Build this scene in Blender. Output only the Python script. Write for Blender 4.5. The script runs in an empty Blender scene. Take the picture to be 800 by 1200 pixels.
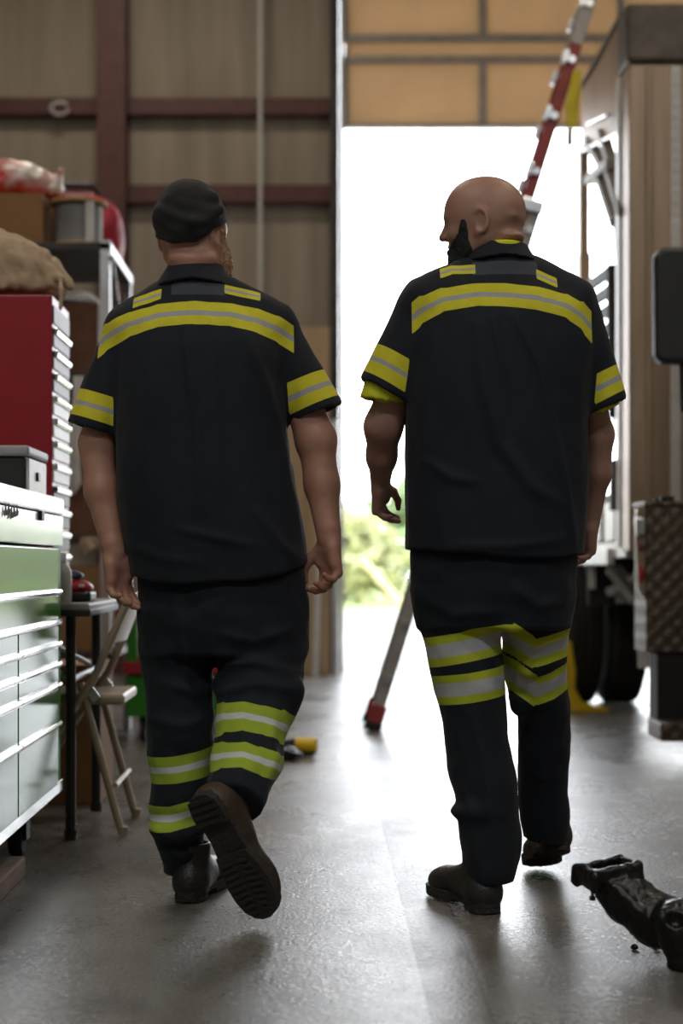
import bpy, bmesh, math, random
import numpy as np
from mathutils import Vector, Matrix, noise
random.seed(7)
PI = math.pi
COL = bpy.context.scene.collection

# ------------------------------------------------------------------ camera numbers
F, VX, VY, CH = 2000.0, 369.0, 662.0, 0.86          # focal px, vanishing point, camera height
def W(px, py, Y): return Vector(((px-VX)*Y/F, Y, CH+(VY-py)*Y/F))
def XP(px, Y): return (px-VX)*Y/F
def ZP(py, Y): return CH+(VY-py)*Y/F

# ------------------------------------------------------------------ materials
def new_mat(name):
    m = bpy.data.materials.new(name); m.use_nodes = True
    nt = m.node_tree; b = nt.nodes['Principled BSDF']
    return m, nt, b
def mat(name, col, rough=0.6, metal=0.0, var=0.12, scale=9.0, stretch=(1, 1, 1), bump=0.0, bscale=60, spec=0.5, sheen=0.0, trans=0.0, coat=0.0, col2=None):
    m, nt, b = new_mat(name); N = nt.nodes; L = nt.links
    tc = N.new('ShaderNodeTexCoord'); mp = N.new('ShaderNodeMapping'); mp.inputs['Scale'].default_value = stretch
    L.new(tc.outputs['Object'], mp.inputs['Vector'])
    nz = N.new('ShaderNodeTexNoise'); nz.inputs['Scale'].default_value = scale; nz.inputs['Detail'].default_value = 5
    L.new(mp.outputs[0], nz.inputs['Vector'])
    cr = N.new('ShaderNodeValToRGB')
    c2 = col2 if col2 else tuple(min(1, c*(1+var)) for c in col)
    c1 = tuple(c*(1-var) for c in col) if not col2 else col
    cr.color_ramp.elements[0].color = (*c1, 1); cr.color_ramp.elements[1].color = (*c2, 1)
    cr.color_ramp.elements[0].position = .3; cr.color_ramp.elements[1].position = .7
    L.new(nz.outputs['Fac'], cr.inputs['Fac']); L.new(cr.outputs['Color'], b.inputs['Base Color'])
    b.inputs['Roughness'].default_value = rough; b.inputs['Metallic'].default_value = metal
    b.inputs['Specular IOR Level'].default_value = spec
    b.inputs['Sheen Weight'].default_value = sheen
    b.inputs['Coat Weight'].default_value = coat; b.inputs['Coat Roughness'].default_value = .08
    if bump:
        n2 = N.new('ShaderNodeTexNoise'); n2.inputs['Scale'].default_value = bscale; n2.inputs['Detail'].default_value = 4
        L.new(mp.outputs[0], n2.inputs['Vector'])
        bp = N.new('ShaderNodeBump'); bp.inputs['Strength'].default_value = bump; bp.inputs['Distance'].default_value = .01
        L.new(n2.outputs['Fac'], bp.inputs['Height']); L.new(bp.outputs[0], b.inputs['Normal'])
    if trans:
        tr = N.new('ShaderNodeBsdfTranslucent'); L.new(cr.outputs['Color'], tr.inputs['Color'])
        mx = N.new('ShaderNodeMixShader'); mx.inputs[0].default_value = trans
        out = [n for n in N if n.type == 'OUTPUT_MATERIAL'][0]
        L.new(b.outputs[0], mx.inputs[1]); L.new(tr.outputs[0], mx.inputs[2]); L.new(mx.outputs[0], out.inputs['Surface'])
    return m

# ------------------------------------------------------------------ object helpers
def link(name, me, parent=None):
    o = bpy.data.objects.new(name, me); COL.objects.link(o)
    if parent is not None:
        o.parent = parent
        o.matrix_parent_inverse = Matrix.Identity(4)
    return o
def empty(name, loc, label, cat, group=None):
    o = bpy.data.objects.new(name, None); COL.objects.link(o); o.location = loc
    o.empty_display_size = .1
    o['label'] = label; o['category'] = cat
    if group: o['group'] = group
    return o
def tag(o, label, cat, group=None):
    o['label'] = label; o['category'] = cat
    if group: o['group'] = group
    return o
def wloc(p):
    v = Vector((0, 0, 0))
    while p is not None: v += Vector(p.location); p = p.parent
    return v

class MB:
    """collects shapes in world coordinates; build() makes ONE mesh object, each() one object per shape"""
    def __init__(s): s.v = []; s.f = []; s.m = []; s.cur = 0; s.log = []
    def each(s, name, mats, parent, **k):
        for vs, fs in s.log:
            MB().add(vs, fs).build(name, mats, parent, **k)
    def add(s, vs, fs):
        vs = list(vs); s.log.append((vs, fs)); n = len(s.v); s.v += [Vector(v) for v in vs]
        s.f += [tuple(i+n for i in f) for f in fs]; s.m += [s.cur]*len(fs); return s
    def box(s, x0, x1, y0, y1, z0, z1, M=None):
        vs = [Vector((x, y, z)) for x in (x0, x1) for y in (y0, y1) for z in (z0, z1)]
        if M is not None: vs = [M @ v for v in vs]
        return s.add(vs, [(0, 1, 3, 2), (4, 6, 7, 5), (0, 4, 5, 1), (2, 3, 7, 6), (0, 2, 6, 4), (1, 5, 7, 3)])
    def bar(s, a, b, w, h, up=(0, 0, 1)):
        a, b = Vector(a), Vector(b); d = (b-a); L = d.length; d.normalize()
        u = Vector(up)
        if abs(d.dot(u)) > .98: u = Vector((0, 1, 0))
        r = d.cross(u).normalized(); u = r.cross(d).normalized()
        vs = []
        for p in (a, b):
            for i, j in ((-1, -1), (1, -1), (1, 1), (-1, 1)): vs.append(p+r*(i*w/2)+u*(j*h/2))
        return s.add(vs, [(3, 2, 1, 0), (4, 5, 6, 7), (0, 1, 5, 4), (1, 2, 6, 5), (2, 3, 7, 6), (3, 0, 4, 7)])
    def tube(s, pts, r, n=12, cap=True):
        pts = [Vector(p) for p in pts]; rs = r if isinstance(r, (list, tuple)) else [r]*len(pts)
        base = []; prev = None; vs = []
        for i, p in enumerate(pts):
            d = (pts[min(i+1, len(pts)-1)]-pts[max(i-1, 0)]).normalized()
            if prev is None:
                u = Vector((0, 0, 1)) if abs(d.z) < .9 else Vector((1, 0, 0))
                prev = (u-d*u.dot(d)).normalized()
            else:
                prev = (prev-d*prev.dot(d)).normalized()
            w = d.cross(prev)
            for k in range(n):
                a = 2*PI*k/n; vs.append(p+(prev*math.cos(a)+w*math.sin(a))*rs[i])
        fs = []
        for i in range(len(pts)-1):
            for k in range(n):
                a, b = i*n+k, i*n+(k+1) % n; fs.append((a, b, b+n, a+n))
        if cap: fs.append(tuple(range(n))[::-1]); fs.append(tuple((len(pts)-1)*n+k for k in range(n)))
        return s.add(vs, fs)
    def lathe(s, prof, c, axis='z', n=32):
        """prof: (r, h) list along axis through c"""
        vs = []
        for r, h in prof:
            for k in range(n):
                a = 2*PI*k/n; x, y = r*math.cos(a), r*math.sin(a)
                vs.append(Vector(c)+(Vector((x, y, h)) if axis == 'z' else Vector((h, x, y)) if axis == 'x' else Vector((y, h, x))))
        fs = []
        for i in range(len(prof)-1):
            for k in range(n):
                a, b = i*n+k, i*n+(k+1) % n; fs.append((a, b, b+n, a+n))
        fs.append(tuple(range(n))[::-1]); fs.append(tuple((len(prof)-1)*n+k for k in range(n)))
        return s.add(vs, fs)
    def prism(s, poly, o, u, v, d):
        """polygon (a,b) in plane o + a*u + b*v, extruded by vector d"""
        o, u, v, d = Vector(o), Vector(u), Vector(v), Vector(d); n = len(poly)
        p = [o+u*a+v*b for a, b in poly]
        vs = p+[q+d for q in p]
        fs = [tuple(range(n))[::-1], tuple(range(n, 2*n))]+[(i, (i+1) % n, (i+1) % n+n, i+n) for i in range(n)]
        return s.add(vs, fs)
    def build(s, name, mats, parent=None, bevel=0.0, smooth=False, seg=2):
        if not isinstance(mats, (list, tuple)): mats = [mats]
        off = wloc(parent)
        if parent is None:
            xs = [v.x for v in s.v]; ys = [v.y for v in s.v]; zs = [v.z for v in s.v]
            off = Vector(((min(xs)+max(xs))/2, (min(ys)+max(ys))/2, min(zs)))
        me = bpy.data.meshes.new(name); me.from_pydata([v-off for v in s.v], [], s.f)
        for m in mats: me.materials.append(m)
        for i, p in enumerate(me.polygons): p.material_index = s.m[i]
        bm = bmesh.new(); bm.from_mesh(me); bmesh.ops.recalc_face_normals(bm, faces=bm.faces); bm.to_mesh(me); bm.free()
        if smooth:
            for p in me.polygons: p.use_smooth = True
            try: me.set_sharp_from_angle(angle=math.radians(40))
            except Exception: pass
        o = link(name, me, parent)
        if parent is None: o.location = off
        if bevel:
            bv = o.modifiers.new('bevel', 'BEVEL'); bv.width = bevel; bv.segments = seg; bv.limit_method = 'ANGLE'; bv.angle_limit = math.radians(40)
        return o
def struct(o): o['kind'] = 'structure'; return o

# ------------------------------------------------------------------ signed distance modelling
def smooth_rows(xq, xs, ys):
    """monotone-ish cubic interpolation"""
    xs = np.array(xs, float); ys = np.array(ys, float)
    o = np.argsort(xs); xs = xs[o]; ys = ys[o]
    m = np.gradient(ys, xs)
    i = np.clip(np.searchsorted(xs, xq)-1, 0, len(xs)-2)
    h = xs[i+1]-xs[i]; t = np.clip((xq-xs[i])/h, 0, 1)
    return (2*t**3-3*t**2+1)*ys[i]+(t**3-2*t**2+t)*h*m[i]+(-2*t**3+3*t**2)*ys[i+1]+(t**3-t**2)*h*m[i+1]

class Prim:
    def __init__(s, fn, lo, hi): s.fn = fn; s.lo = np.array(lo, float); s.hi = np.array(hi, float)
def capsule(a, b, ra, rb, sy=1.0, mid=None):
    """round cone; sy>1 makes it deeper along world y"""
    a = np.array(a, float); b = np.array(b, float); d = b-a; dd = float(d@d)+1e-9; R = max(ra, rb)*max(sy, 1)*1.1
    def fn(x, y, z):
        px, py, pz = x-a[0], y-a[1], z-a[2]
        t = np.clip((px*d[0]+py*d[1]+pz*d[2])/dd, 0, 1)
        r = ra+(rb-ra)*t
        if mid: r = r+mid*4*t*(1-t)
        ex, ey, ez = px-t*d[0], (py-t*d[1])/sy, pz-t*d[2]
        return np.sqrt(ex*ex+ey*ey+ez*ez)-r
    return Prim(fn, np.minimum(a, b)-R-abs(mid or 0), np.maximum(a, b)+R+abs(mid or 0))
def ellips(c, r, M=None):
    c = np.array(c, float); r = np.array(r, float); R = float(r.max())
    A = np.eye(3) if M is None else np.array(M, float)     # rows = axes
    def fn(x, y, z):
        p = (x-c[0], y-c[1], z-c[2])
        q = [(A[i, 0]*p[0]+A[i, 1]*p[1]+A[i, 2]*p[2]) for i in range(3)]
        k0 = np.sqrt(sum((q[i]/r[i])**2 for i in range(3)))
        k1 = np.sqrt(sum((q[i]/r[i]**2)**2 for i in range(3)))+1e-9
        return k0*(k0-1)/k1
    return Prim(fn, c-R, c+R)
def loft(rows, n=2.3):
    """rows (z, cx, rx, cy, ry)"""
    r = np.array(sorted(rows), float); z0, z1 = r[0, 0], r[-1, 0]
    def fn(x, y, z):
        zz = np.clip(z, z0, z1)
        cx = smooth_rows(zz, r[:, 0], r[:, 1]); rx = smooth_rows(zz, r[:, 0], r[:, 2])
        cy = smooth_rows(zz, r[:, 0], r[:, 3]); ry = smooth_rows(zz, r[:, 0], r[:, 4])
        q = (np.abs((x-cx)/rx)**n+np.abs((y-cy)/ry)**n)**(1/n)
        d = (q-1)*np.minimum(rx, ry)
        o = np.abs(z-zz)
        return np.where(o > 0, np.sqrt(np.maximum(d, 0)**2+o*o)+np.minimum(d, 0)*0, d)
    lo = (float((r[:, 1]-r[:, 2]).min())-.02, float((r[:, 3]-r[:, 4]).min())-.02, z0)
    hi = (float((r[:, 1]+r[:, 2]).max())+.02, float((r[:, 3]+r[:, 4]).max())+.02, z1)
    return Prim(fn, lo, hi)
def prow(rows, Y, off=0.0):
    """(py, xleft, xright, ry[, cy]) silhouette rows -> loft rows; Y = depth of the body centre"""
    out = []
    for r in rows:
        py, xl, xr, ry = r[:4]; cy = r[4] if len(r) > 4 else Y
        out.append((ZP(py, cy), XP((xl+xr)/2, cy), (xr-xl)/2*cy/F+off, cy, ry+off))
    return out
def axis(lo, hi, h, fine=None, hf=None):
    pts = [lo]; fine = fine or []
    while pts[-1] < hi:
        st = hf if any(a-h <= pts[-1] <= b for a, b in fine) else h
        pts.append(pts[-1]+st)
    return np.array(pts)
class Field:
    def __init__(s, xs, ys, zs):
        s.x, s.y, s.z = xs, ys, zs; s.F = np.full((len(xs), len(ys), len(zs)), .5, np.float32)
    def sl(s, lo, hi, m):
        i = []
        for a, l, h in ((s.x, lo[0], hi[0]), (s.y, lo[1], hi[1]), (s.z, lo[2], hi[2])):
            i.append(slice(int(np.searchsorted(a, l-m)), int(np.searchsorted(a, h+m))+1))
        return tuple(i)
    def ev(s, p, m):
        q = s.sl(p.lo, p.hi, m)
        return q, p.fn(s.x[q[0]][:, None, None], s.y[q[1]][None, :, None], s.z[q[2]][None, None, :])
    def add(s, p, k=.01):
        q, d = s.ev(p, k+.03)
        if d.size == 0: return s
        a = s.F[q]
        h = np.maximum(k-np.abs(a-d), 0)/max(k, 1e-6)
        s.F[q] = np.minimum(a, d)-h*h*k/4
        return s
    def sub(s, p, k=.004):
        q, d = s.ev(p, k+.02)
        if d.size == 0: return s
        a = s.F[q]; d = -d
        h = np.maximum(k-np.abs(a-d), 0)/max(k, 1e-6)
        s.F[q] = np.maximum(a, d)+h*h*k/4
        return s
    def cut(s, fn):
        """keep where fn<=0"""
        s.F = np.maximum(s.F, fn(s.x[:, None, None], s.y[None, :, None], s.z[None, None, :])).astype(np.float32)
        return s
    def mesh(s, iters=2):
        Fv = s.F; Fv[0] = Fv[-1] = .5; Fv[:, 0] = Fv[:, -1] = .5; Fv[:, :, 0] = Fv[:, :, -1] = .5
        sg = Fv < 0; nx, ny, nz = sg.shape
        cnt = np.zeros((nx-1, ny-1, nz-1), np.int8)
        for i in (0, 1):
            for j in (0, 1):
                for k in (0, 1): cnt += sg[i:nx-1+i, j:ny-1+j, k:nz-1+k]
        act = (cnt > 0) & (cnt < 8)
        I, J, K = np.nonzero(act); n = len(I)
        idx = np.full(act.shape, -1, np.int64); idx[I, J, K] = np.arange(n)
        acc = np.zeros((n, 3)); w = np.zeros(n)
        co = [(i, j, k) for i in (0, 1) for j in (0, 1) for k in (0, 1)]
        for a in co:
            for ax in range(3):
                if a[ax]: continue
                b = list(a); b[ax] = 1
                fa = Fv[I+a[0], J+a[1], K+a[2]]; fb = Fv[I+b[0], J+b[1], K+b[2]]
                c = (fa < 0) != (fb < 0)
                t = np.where(c, fa/np.where(c, fa-fb, 1), 0)
                pa = np.stack([s.x[I+a[0]], s.y[J+a[1]], s.z[K+a[2]]], 1); pb = np.stack([s.x[I+b[0]], s.y[J+b[1]], s.z[K+b[2]]], 1)
                acc += (pa+(pb-pa)*t[:, None])*c[:, None]; w += c
        V = acc/w[:, None]
        Q = []
        for ax in range(3):
            o = [nx, ny, nz]; s0 = [slice(None)]*3; s1 = [slice(None)]*3
            s0[ax] = slice(0, o[ax]-1); s1[ax] = slice(1, o[ax])
            c = sg[tuple(s0)] != sg[tuple(s1)]
            e = np.argwhere(c); inn = sg[tuple(s0)][c]
            u, v = [(1, 2), (2, 0), (0, 1)][ax]
            ok = (e[:, u] > 0) & (e[:, v] > 0); e = e[ok]; inn = inn[ok]
            def g(du, dv):
                q = e.copy(); q[:, u] -= du; q[:, v] -= dv; return idx[q[:, 0], q[:, 1], q[:, 2]]
            a, b, c_, d = g(0, 0), g(1, 0), g(1, 1), g(0, 1)
            quad = np.stack([a, b, c_, d], 1); quad[~inn] = quad[~inn][:, ::-1]; Q.append(quad)
        Q = np.concatenate(Q)
        E = np.concatenate([Q[:, [0, 1]], Q[:, [1, 2]], Q[:, [2, 3]], Q[:, [3, 0]]])
        for _ in range(iters):
            A = np.zeros_like(V); c = np.zeros(len(V))
            for q in range(3):
                A[:, q] = np.bincount(E[:, 0], V[E[:, 1], q], len(V))+np.bincount(E[:, 1], V[E[:, 0], q], len(V))
            c = np.bincount(E[:, 0], minlength=len(V))+np.bincount(E[:, 1], minlength=len(V))
            V = V*.45+A/c[:, None]*.55
        return V, Q
def to_obj(name, V, Q, mats, parent=None, attrs=None, disp=None, origin=None):
    V = np.array(V)
    off = np.array(wloc(parent)) if parent is not None else np.array(origin if origin is not None else ((V[:, 0].min()+V[:, 0].max())/2, (V[:, 1].min()+V[:, 1].max())/2, V[:, 2].min()))
    me = bpy.data.meshes.new(name)
    def fill(P):
        me.vertices.foreach_set('co', (P-off).astype(np.float32).ravel())
    me.vertices.add(len(V)); me.loops.add(len(Q)*4); me.polygons.add(len(Q))
    fill(V)
    me.loops.foreach_set('vertex_index', Q.astype(np.int32).ravel())
    me.polygons.foreach_set('loop_start', np.arange(0, len(Q)*4, 4, dtype=np.int32))
    try: me.polygons.foreach_set('loop_total', np.full(len(Q), 4, np.int32))
    except Exception: pass
    me.update(calc_edges=True)
    if attrs:
        for k, a in attrs.items():
            at = me.attributes.new(k, 'FLOAT', 'POINT'); at.data.foreach_set('value', np.asarray(a, np.float32))
    if disp is not None:
        nr = np.zeros(len(V)*3, np.float32); me.vertices.foreach_get('normal', nr); nr = nr.reshape(-1, 3)
        fill(V+nr*disp(V)[:, None]); me.update()
    me.polygons.foreach_set('use_smooth', [True]*len(Q))
    for m in (mats if isinstance(mats, (list, tuple)) else [mats]): me.materials.append(m)
    o = link(name, me, parent)
    if parent is None: o.location = off
    return o
def wav(V, fx, fy, fz, ph=0.0):
    x, y, z = V[:, 0], V[:, 1], V[:, 2]
    return np.sin(fx*x+1.7*np.sin(fz*z+ph)+ph)*np.cos(fy*y+1.3*np.sin(fz*.7*z+2*ph)+.5*ph)
def pnoise(V, sx, sy, sz, seed=0):
    out = np.empty(len(V))
    for i, (x, y, z) in enumerate(V): out[i] = noise.noise(Vector((x*sx+seed, y*sy, z*sz)))
    return out
def polyd(px, py, pts):
    """distance (px) to a polyline and the parameter along it"""
    best = np.full(px.shape, 1e9); tt = np.zeros(px.shape); n = len(pts)-1
    for i in range(n):
        (ax, ay), (bx, by) = pts[i], pts[i+1]; dx, dy = bx-ax, by-ay
        t = np.clip(((px-ax)*dx+(py-ay)*dy)/(dx*dx+dy*dy), 0, 1)
        d = np.hypot(px-ax-t*dx, py-ay-t*dy); m = d < best
        best = np.where(m, d, best); tt = np.where(m, (i+t)/n, tt)
    return best, tt

# ------------------------------------------------------------------ materials list
M = {}
M['wall'] = mat('insulation_blanket', (.30, .255, .205), .85, scale=2.2, stretch=(3.5, 1, .35), var=.16, bump=.5, bscale=3.0, spec=.2)
M['wallside'] = mat('side_wall', (.24, .22, .19), .8)
M['ceil'] = mat('ceiling_liner', (.35, .33, .30), .9)
M['red_steel'] = mat('primer_red_steel', (.075, .018, .014), .55, var=.25)
M['dark_steel'] = mat('dark_steel', (.045, .04, .037), .5, .4, var=.3)
M['doorpanel'] = mat('door_panel', (.62, .47, .31), .6, var=.06, scale=3, trans=.35)
M['doorframe'] = mat('door_frame', (.36, .34, .31), .5, .4)
M['galv'] = mat('galvanised', (.55, .55, .54), .35, .85, var=.15)
M['alu'] = mat('aluminium', (.62, .62, .62), .28, .9, var=.1, scale=30)
M['green'] = mat('green_enamel', (.04, .24, .025), .14, 0.0, var=.05, spec=.22)
M['greenside'] = mat('green_panel', (.035, .19, .022), .5, var=.08, spec=.1)
M['white'] = mat('white_enamel', (.80, .80, .79), .22, var=.03, coat=.5)
M['chrome'] = mat('bright_trim', (.85, .85, .85), .16, 1.0, var=.03)
M['black'] = mat('black_plastic', (.015, .015, .016), .45, var=.2)
M['rubber'] = mat('tyre_rubber', (.012, .011, .011), .75, var=.3, bump=.4)
M['red'] = mat('red_enamel', (.30, .006, .016), .4, var=.06)
M['grey'] = mat('grey_plastic', (.28, .28, .28), .5)
M['ltgrey'] = mat('light_grey', (.55, .54, .52), .45)
M['card'] = mat('cardboard', (.26, .135, .055), .85, var=.12, scale=5)
M['carddark'] = mat('brown_box', (.14, .06, .03), .8, var=.15)
M['wood'] = mat('spool_plywood', (.38, .24, .12), .7, var=.2, stretch=(1, 6, 6))
M['timber'] = mat('rough_timber', (.17, .10, .06), .8, var=.35, stretch=(6, 1, 6))
M['canvas'] = mat('tan_canvas', (.40, .29, .19), .9, var=.15, bump=.3)
M['redcloth'] = mat('red_nylon', (.36, .012, .03), .6, var=.2)
M['beige'] = mat('beige_steel', (.42, .34, .25), .38, .25, var=.08)
M['ply'] = mat('plywood_sheet', (.40, .28, .165), .75, var=.12, stretch=(8, 8, .7), scale=3)
M['vinyl'] = mat('black_vinyl', (.02, .02, .02), .4)
M['yellow'] = mat('yellow_plastic', (.75, .50, .015), .45, var=.08)
M['yellowtape'] = mat('yellow_strap', (.62, .50, .02), .6)
M['truckbrown'] = mat('truck_aluminium', (.36, .27, .19), .38, .55, var=.22, scale=2.5, stretch=(3, 1, .3), bump=.15, bscale=12)
M['truckdark'] = mat('truck_cap', (.10, .085, .07), .5, .5, var=.3)
M['truckwhite'] = mat('truck_white', (.72, .70, .68), .35)
M['chassis'] = mat('chassis_black', (.02, .018, .017), .6, .3, var=.4)
M['redfg'] = mat('ladder_red', (.28, .035, .03), .45, var=.15)
M['oily'] = mat('oily_iron', (.007, .0065, .006), .33, .2, var=.5, bump=.35, bscale=45)
M['leather'] = mat('black_leather', (.022, .019, .017), .42, var=.3, bump=.25, bscale=120)
M['brownleather'] = mat('worn_brown_leather', (.05, .032, .022), .5, var=.4, bump=.25, bscale=90)
M['solerub'] = mat('sole_rubber', (.028, .022, .018), .7, var=.35, bump=.5, bscale=120)
M['cap'] = mat('black_jersey', (.006, .006, .007), .85, var=.2, bump=.3, bscale=200, sheen=.05)
M['beard'] = mat('dark_beard', (.008, .009, .011), .7, var=.5, scale=120, bump=.8, bscale=260)
M['ginger'] = mat('ginger_beard', (.42, .24, .125), .7, var=.35, scale=90, bump=.9, bscale=240)
M['undershirt'] = mat('hi_vis_tee', (.65, .62, .02), .7)
M['white_cloth'] = mat('white_rag', (.6, .58, .55), .85)
M['blue'] = mat('navy_plastic', (.02, .035, .09), .5)
M['redlens'] = mat('red_lens', (.35, .01, .012), .15, coat=1)
M['amberlens'] = mat('dark_red_lens', (.12, .01, .012), .15, coat=1)
M['leaf'] = mat('leaf', (.24, .31, .14), .6, var=.45, scale=1.2, trans=.3)  # both leaf colours lightened to imitate outdoor haze and flare
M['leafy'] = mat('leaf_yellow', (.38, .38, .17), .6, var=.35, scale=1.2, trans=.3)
M['bark'] = mat('bark', (.12, .09, .06), .9)
M['grass'] = mat('verge_grass', (.22, .27, .08), .9, var=.3)
M['paleyellow'] = mat('faded_yellow', (.62, .50, .22), .6)
M['road'] = mat('asphalt_road', (.26, .23, .21), .9, var=.15)
M['concrete'] = mat('pale_concrete', (.34, .32, .30), .85, var=.12)
M['eye'] = mat('eyeball', (.6, .56, .5), .2)

def skin(name, c, c2):
    m, nt, b = new_mat(name); N = nt.nodes; L = nt.links
    tc = N.new('ShaderNodeTexCoord'); nz = N.new('ShaderNodeTexNoise'); nz.inputs['Scale'].default_value = 14; nz.inputs['Detail'].default_value = 6
    L.new(tc.outputs['Object'], nz.inputs['Vector'])
    cr = N.new('ShaderNodeValToRGB'); cr.color_ramp.elements[0].color = (*c, 1); cr.color_ramp.elements[1].color = (*c2, 1)
    cr.color_ramp.elements[0].position = .35; cr.color_ramp.elements[1].position = .65
    L.new(nz.outputs['Fac'], cr.inputs['Fac']); L.new(cr.outputs[0], b.inputs['Base Color'])
    b.inputs['Roughness'].default_value = .48; b.inputs['Subsurface Weight'].default_value = .12
    b.inputs['Subsurface Radius'].default_value = (.02, .008, .004); b.inputs['Subsurface Scale'].default_value = .5
    n2 = N.new('ShaderNodeTexNoise'); n2.inputs['Scale'].default_value = 160
    L.new(tc.outputs['Object'], n2.inputs['Vector'])
    bp = N.new('ShaderNodeBump'); bp.inputs['Strength'].default_value = .15; bp.inputs['Distance'].default_value = .002
    L.new(n2.outputs['Fac'], bp.inputs['Height']); L.new(bp.outputs[0], b.inputs['Normal'])
    return m
M['skinA'] = skin('skin_fair', (.36, .17, .115), (.44, .225, .155))
M['skinB'] = skin('skin_brown', (.32, .165, .115), (.40, .22, .155))

def cloth(name, base, yel, sil, grey=(.05, .055, .065)):
    """navy twill; hi-vis tape, silver strip and grey under-yoke are regions sewn on, read from mesh attributes"""
    m, nt, b = new_mat(name); N = nt.nodes; L = nt.links
    tc = N.new('ShaderNodeTexCoord'); nz = N.new('ShaderNodeTexNoise'); nz.inputs['Scale'].default_value = 7; nz.inputs['Detail'].default_value = 6
    L.new(tc.outputs['Object'], nz.inputs['Vector'])
    cr = N.new('ShaderNodeValToRGB'); cr.color_ramp.elements[0].color = (*[c*.75 for c in base], 1); cr.color_ramp.elements[1].color = (*[c*1.3 for c in base], 1)
    L.new(nz.outputs['Fac'], cr.inputs['Fac'])
    cur = cr.outputs[0]; masks = []
    for at, c in (('tape_grey', grey), ('tape_yellow', yel), ('tape_silver', sil)):
        a = N.new('ShaderNodeAttribute'); a.attribute_name = at
        mr = N.new('ShaderNodeMapRange'); mr.inputs['From Min'].default_value = .0006; mr.inputs['From Max'].default_value = -.0006
        L.new(a.outputs['Fac'], mr.inputs['Value'])
        mx = N.new('ShaderNodeMix'); mx.data_type = 'RGBA'
        n3 = N.new('ShaderNodeTexNoise'); n3.inputs['Scale'].default_value = 40
        L.new(tc.outputs['Object'], n3.inputs['Vector'])
        c3 = N.new('ShaderNodeValToRGB'); c3.color_ramp.elements[0].color = (*[v*.86 for v in c], 1); c3.color_ramp.elements[1].color = (*[min(1, v*1.1) for v in c], 1)
        L.new(n3.outputs['Fac'], c3.inputs['Fac'])
        L.new(mr.outputs[0], mx.inputs[0]); L.new(cur, mx.inputs[6]); L.new(c3.outputs[0], mx.inputs[7]); cur = mx.outputs[2]; masks.append(mr.outputs[0])
    L.new(cur, b.inputs['Base Color'])
    b.inputs['Roughness'].default_value = .78; b.inputs['Specular IOR Level'].default_value = .25
    b.inputs['Sheen Weight'].default_value = .06; b.inputs['Sheen Roughness'].default_value = .5
    wv = N.new('ShaderNodeTexNoise'); wv.inputs['Scale'].default_value = 420
    L.new(tc.outputs['Object'], wv.inputs['Vector'])
    bp = N.new('ShaderNodeBump'); bp.inputs['Strength'].default_value = .25; bp.inputs['Distance'].default_value = .002
    L.new(wv.outputs['Fac'], bp.inputs['Height']); L.new(bp.outputs[0], b.inputs['Normal'])
    return m
NAVY = (.0085, .011, .0165)
M['shirt'] = cloth('navy_shirt_twill', NAVY, (.62, .56, .03), (.36, .36, .36))
M['trouA'] = cloth('navy_trouser_twill', (.0075, .010, .015), (.33, .42, .035), (.55, .58, .55))
M['trouB'] = cloth('navy_trouser_twill_wide_tape', (.0075, .010, .015), (.46, .50, .03), (.46, .46, .45))

# ================================================================== people
def seg(a, b, ra, rb, **k): return capsule(a, b, ra, rb, **k)

def hand(f, wrist, d, nrm, thumb, curls, size=1.0, spread=.0, tcurl=.5):
    """palm + four fingers + thumb.  d: wrist->knuckles, nrm: the way the palm faces, thumb: thumb side"""
    wrist = Vector(wrist); d = Vector(d).normalized()
    nrm = Vector(nrm); nrm = (nrm-d*nrm.dot(d)).normalized()
    t = d.cross(nrm); t = t if t.dot(Vector(thumb)) > 0 else -t
    s = size; pl = .088*s
    k = [(.031, .0105, .070, pl), (.0105, .011, .079, pl*1.04), (-.0105, .0105, .074, pl), (-.030, .0095, .058, pl*.92)]
    f.add(capsule(wrist-d*.03, wrist+d*.02, .027*s, .024*s), .012)
    for i, (off, r, ln, p) in enumerate(k):
        kn = wrist+t*(off*s)+d*p-nrm*.003
        f.add(capsule(wrist+t*(off*.55*s)+d*.008, kn, .0155*s, .0122*s), .014)
    f.add(capsule(wrist+t*.018*s+d*.02+nrm*.008, wrist+t*.028*s+d*.055+nrm*.01, .016*s, .013*s), .012)
    f.add(capsule(wrist-t*.022*s+d*.02+nrm*.006, wrist-t*.026*s+d*.06+nrm*.006, .015*s, .012*s), .012)
    for i, (off, r, ln, p) in enumerate(k):
        p0 = wrist+t*(off*s)+d*(p-.006)-nrm*.003; a = 0; r *= s
        sp = (1.5-i)*spread
        for j, (fr, cu) in enumerate(zip((.45, .30, .25), curls[i])):
            a += cu
            dj = (d*math.cos(a)+nrm*math.sin(a)+t*sp).normalized()
            p1 = p0+dj*(ln*s*fr)
            f.add(capsule(p0, p1, r*(1-.09*j), r*(.93-.09*j)), .0045)
            p0 = p1
    b0 = wrist+t*.024*s+d*.018+nrm*.008
    d1 = (t*.62+d*.62+nrm*.45).normalized(); b1 = b0+d1*.040*s
    d2 = (t*(.30-tcurl*.2)+d*.85+nrm*.35).normalized(); b2 = b1+d2*.034*s
    d3 = (d*.92+nrm*tcurl-t*.12).normalized(); b3 = b2+d3*.026*s
    f.add(capsule(b0, b1, .0165*s, .0135*s), .012)
    f.add(capsule(b1, b2, .0128*s, .0112*s), .005); f.add(capsule(b2, b3, .0112*s, .009*s), .003)

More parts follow.
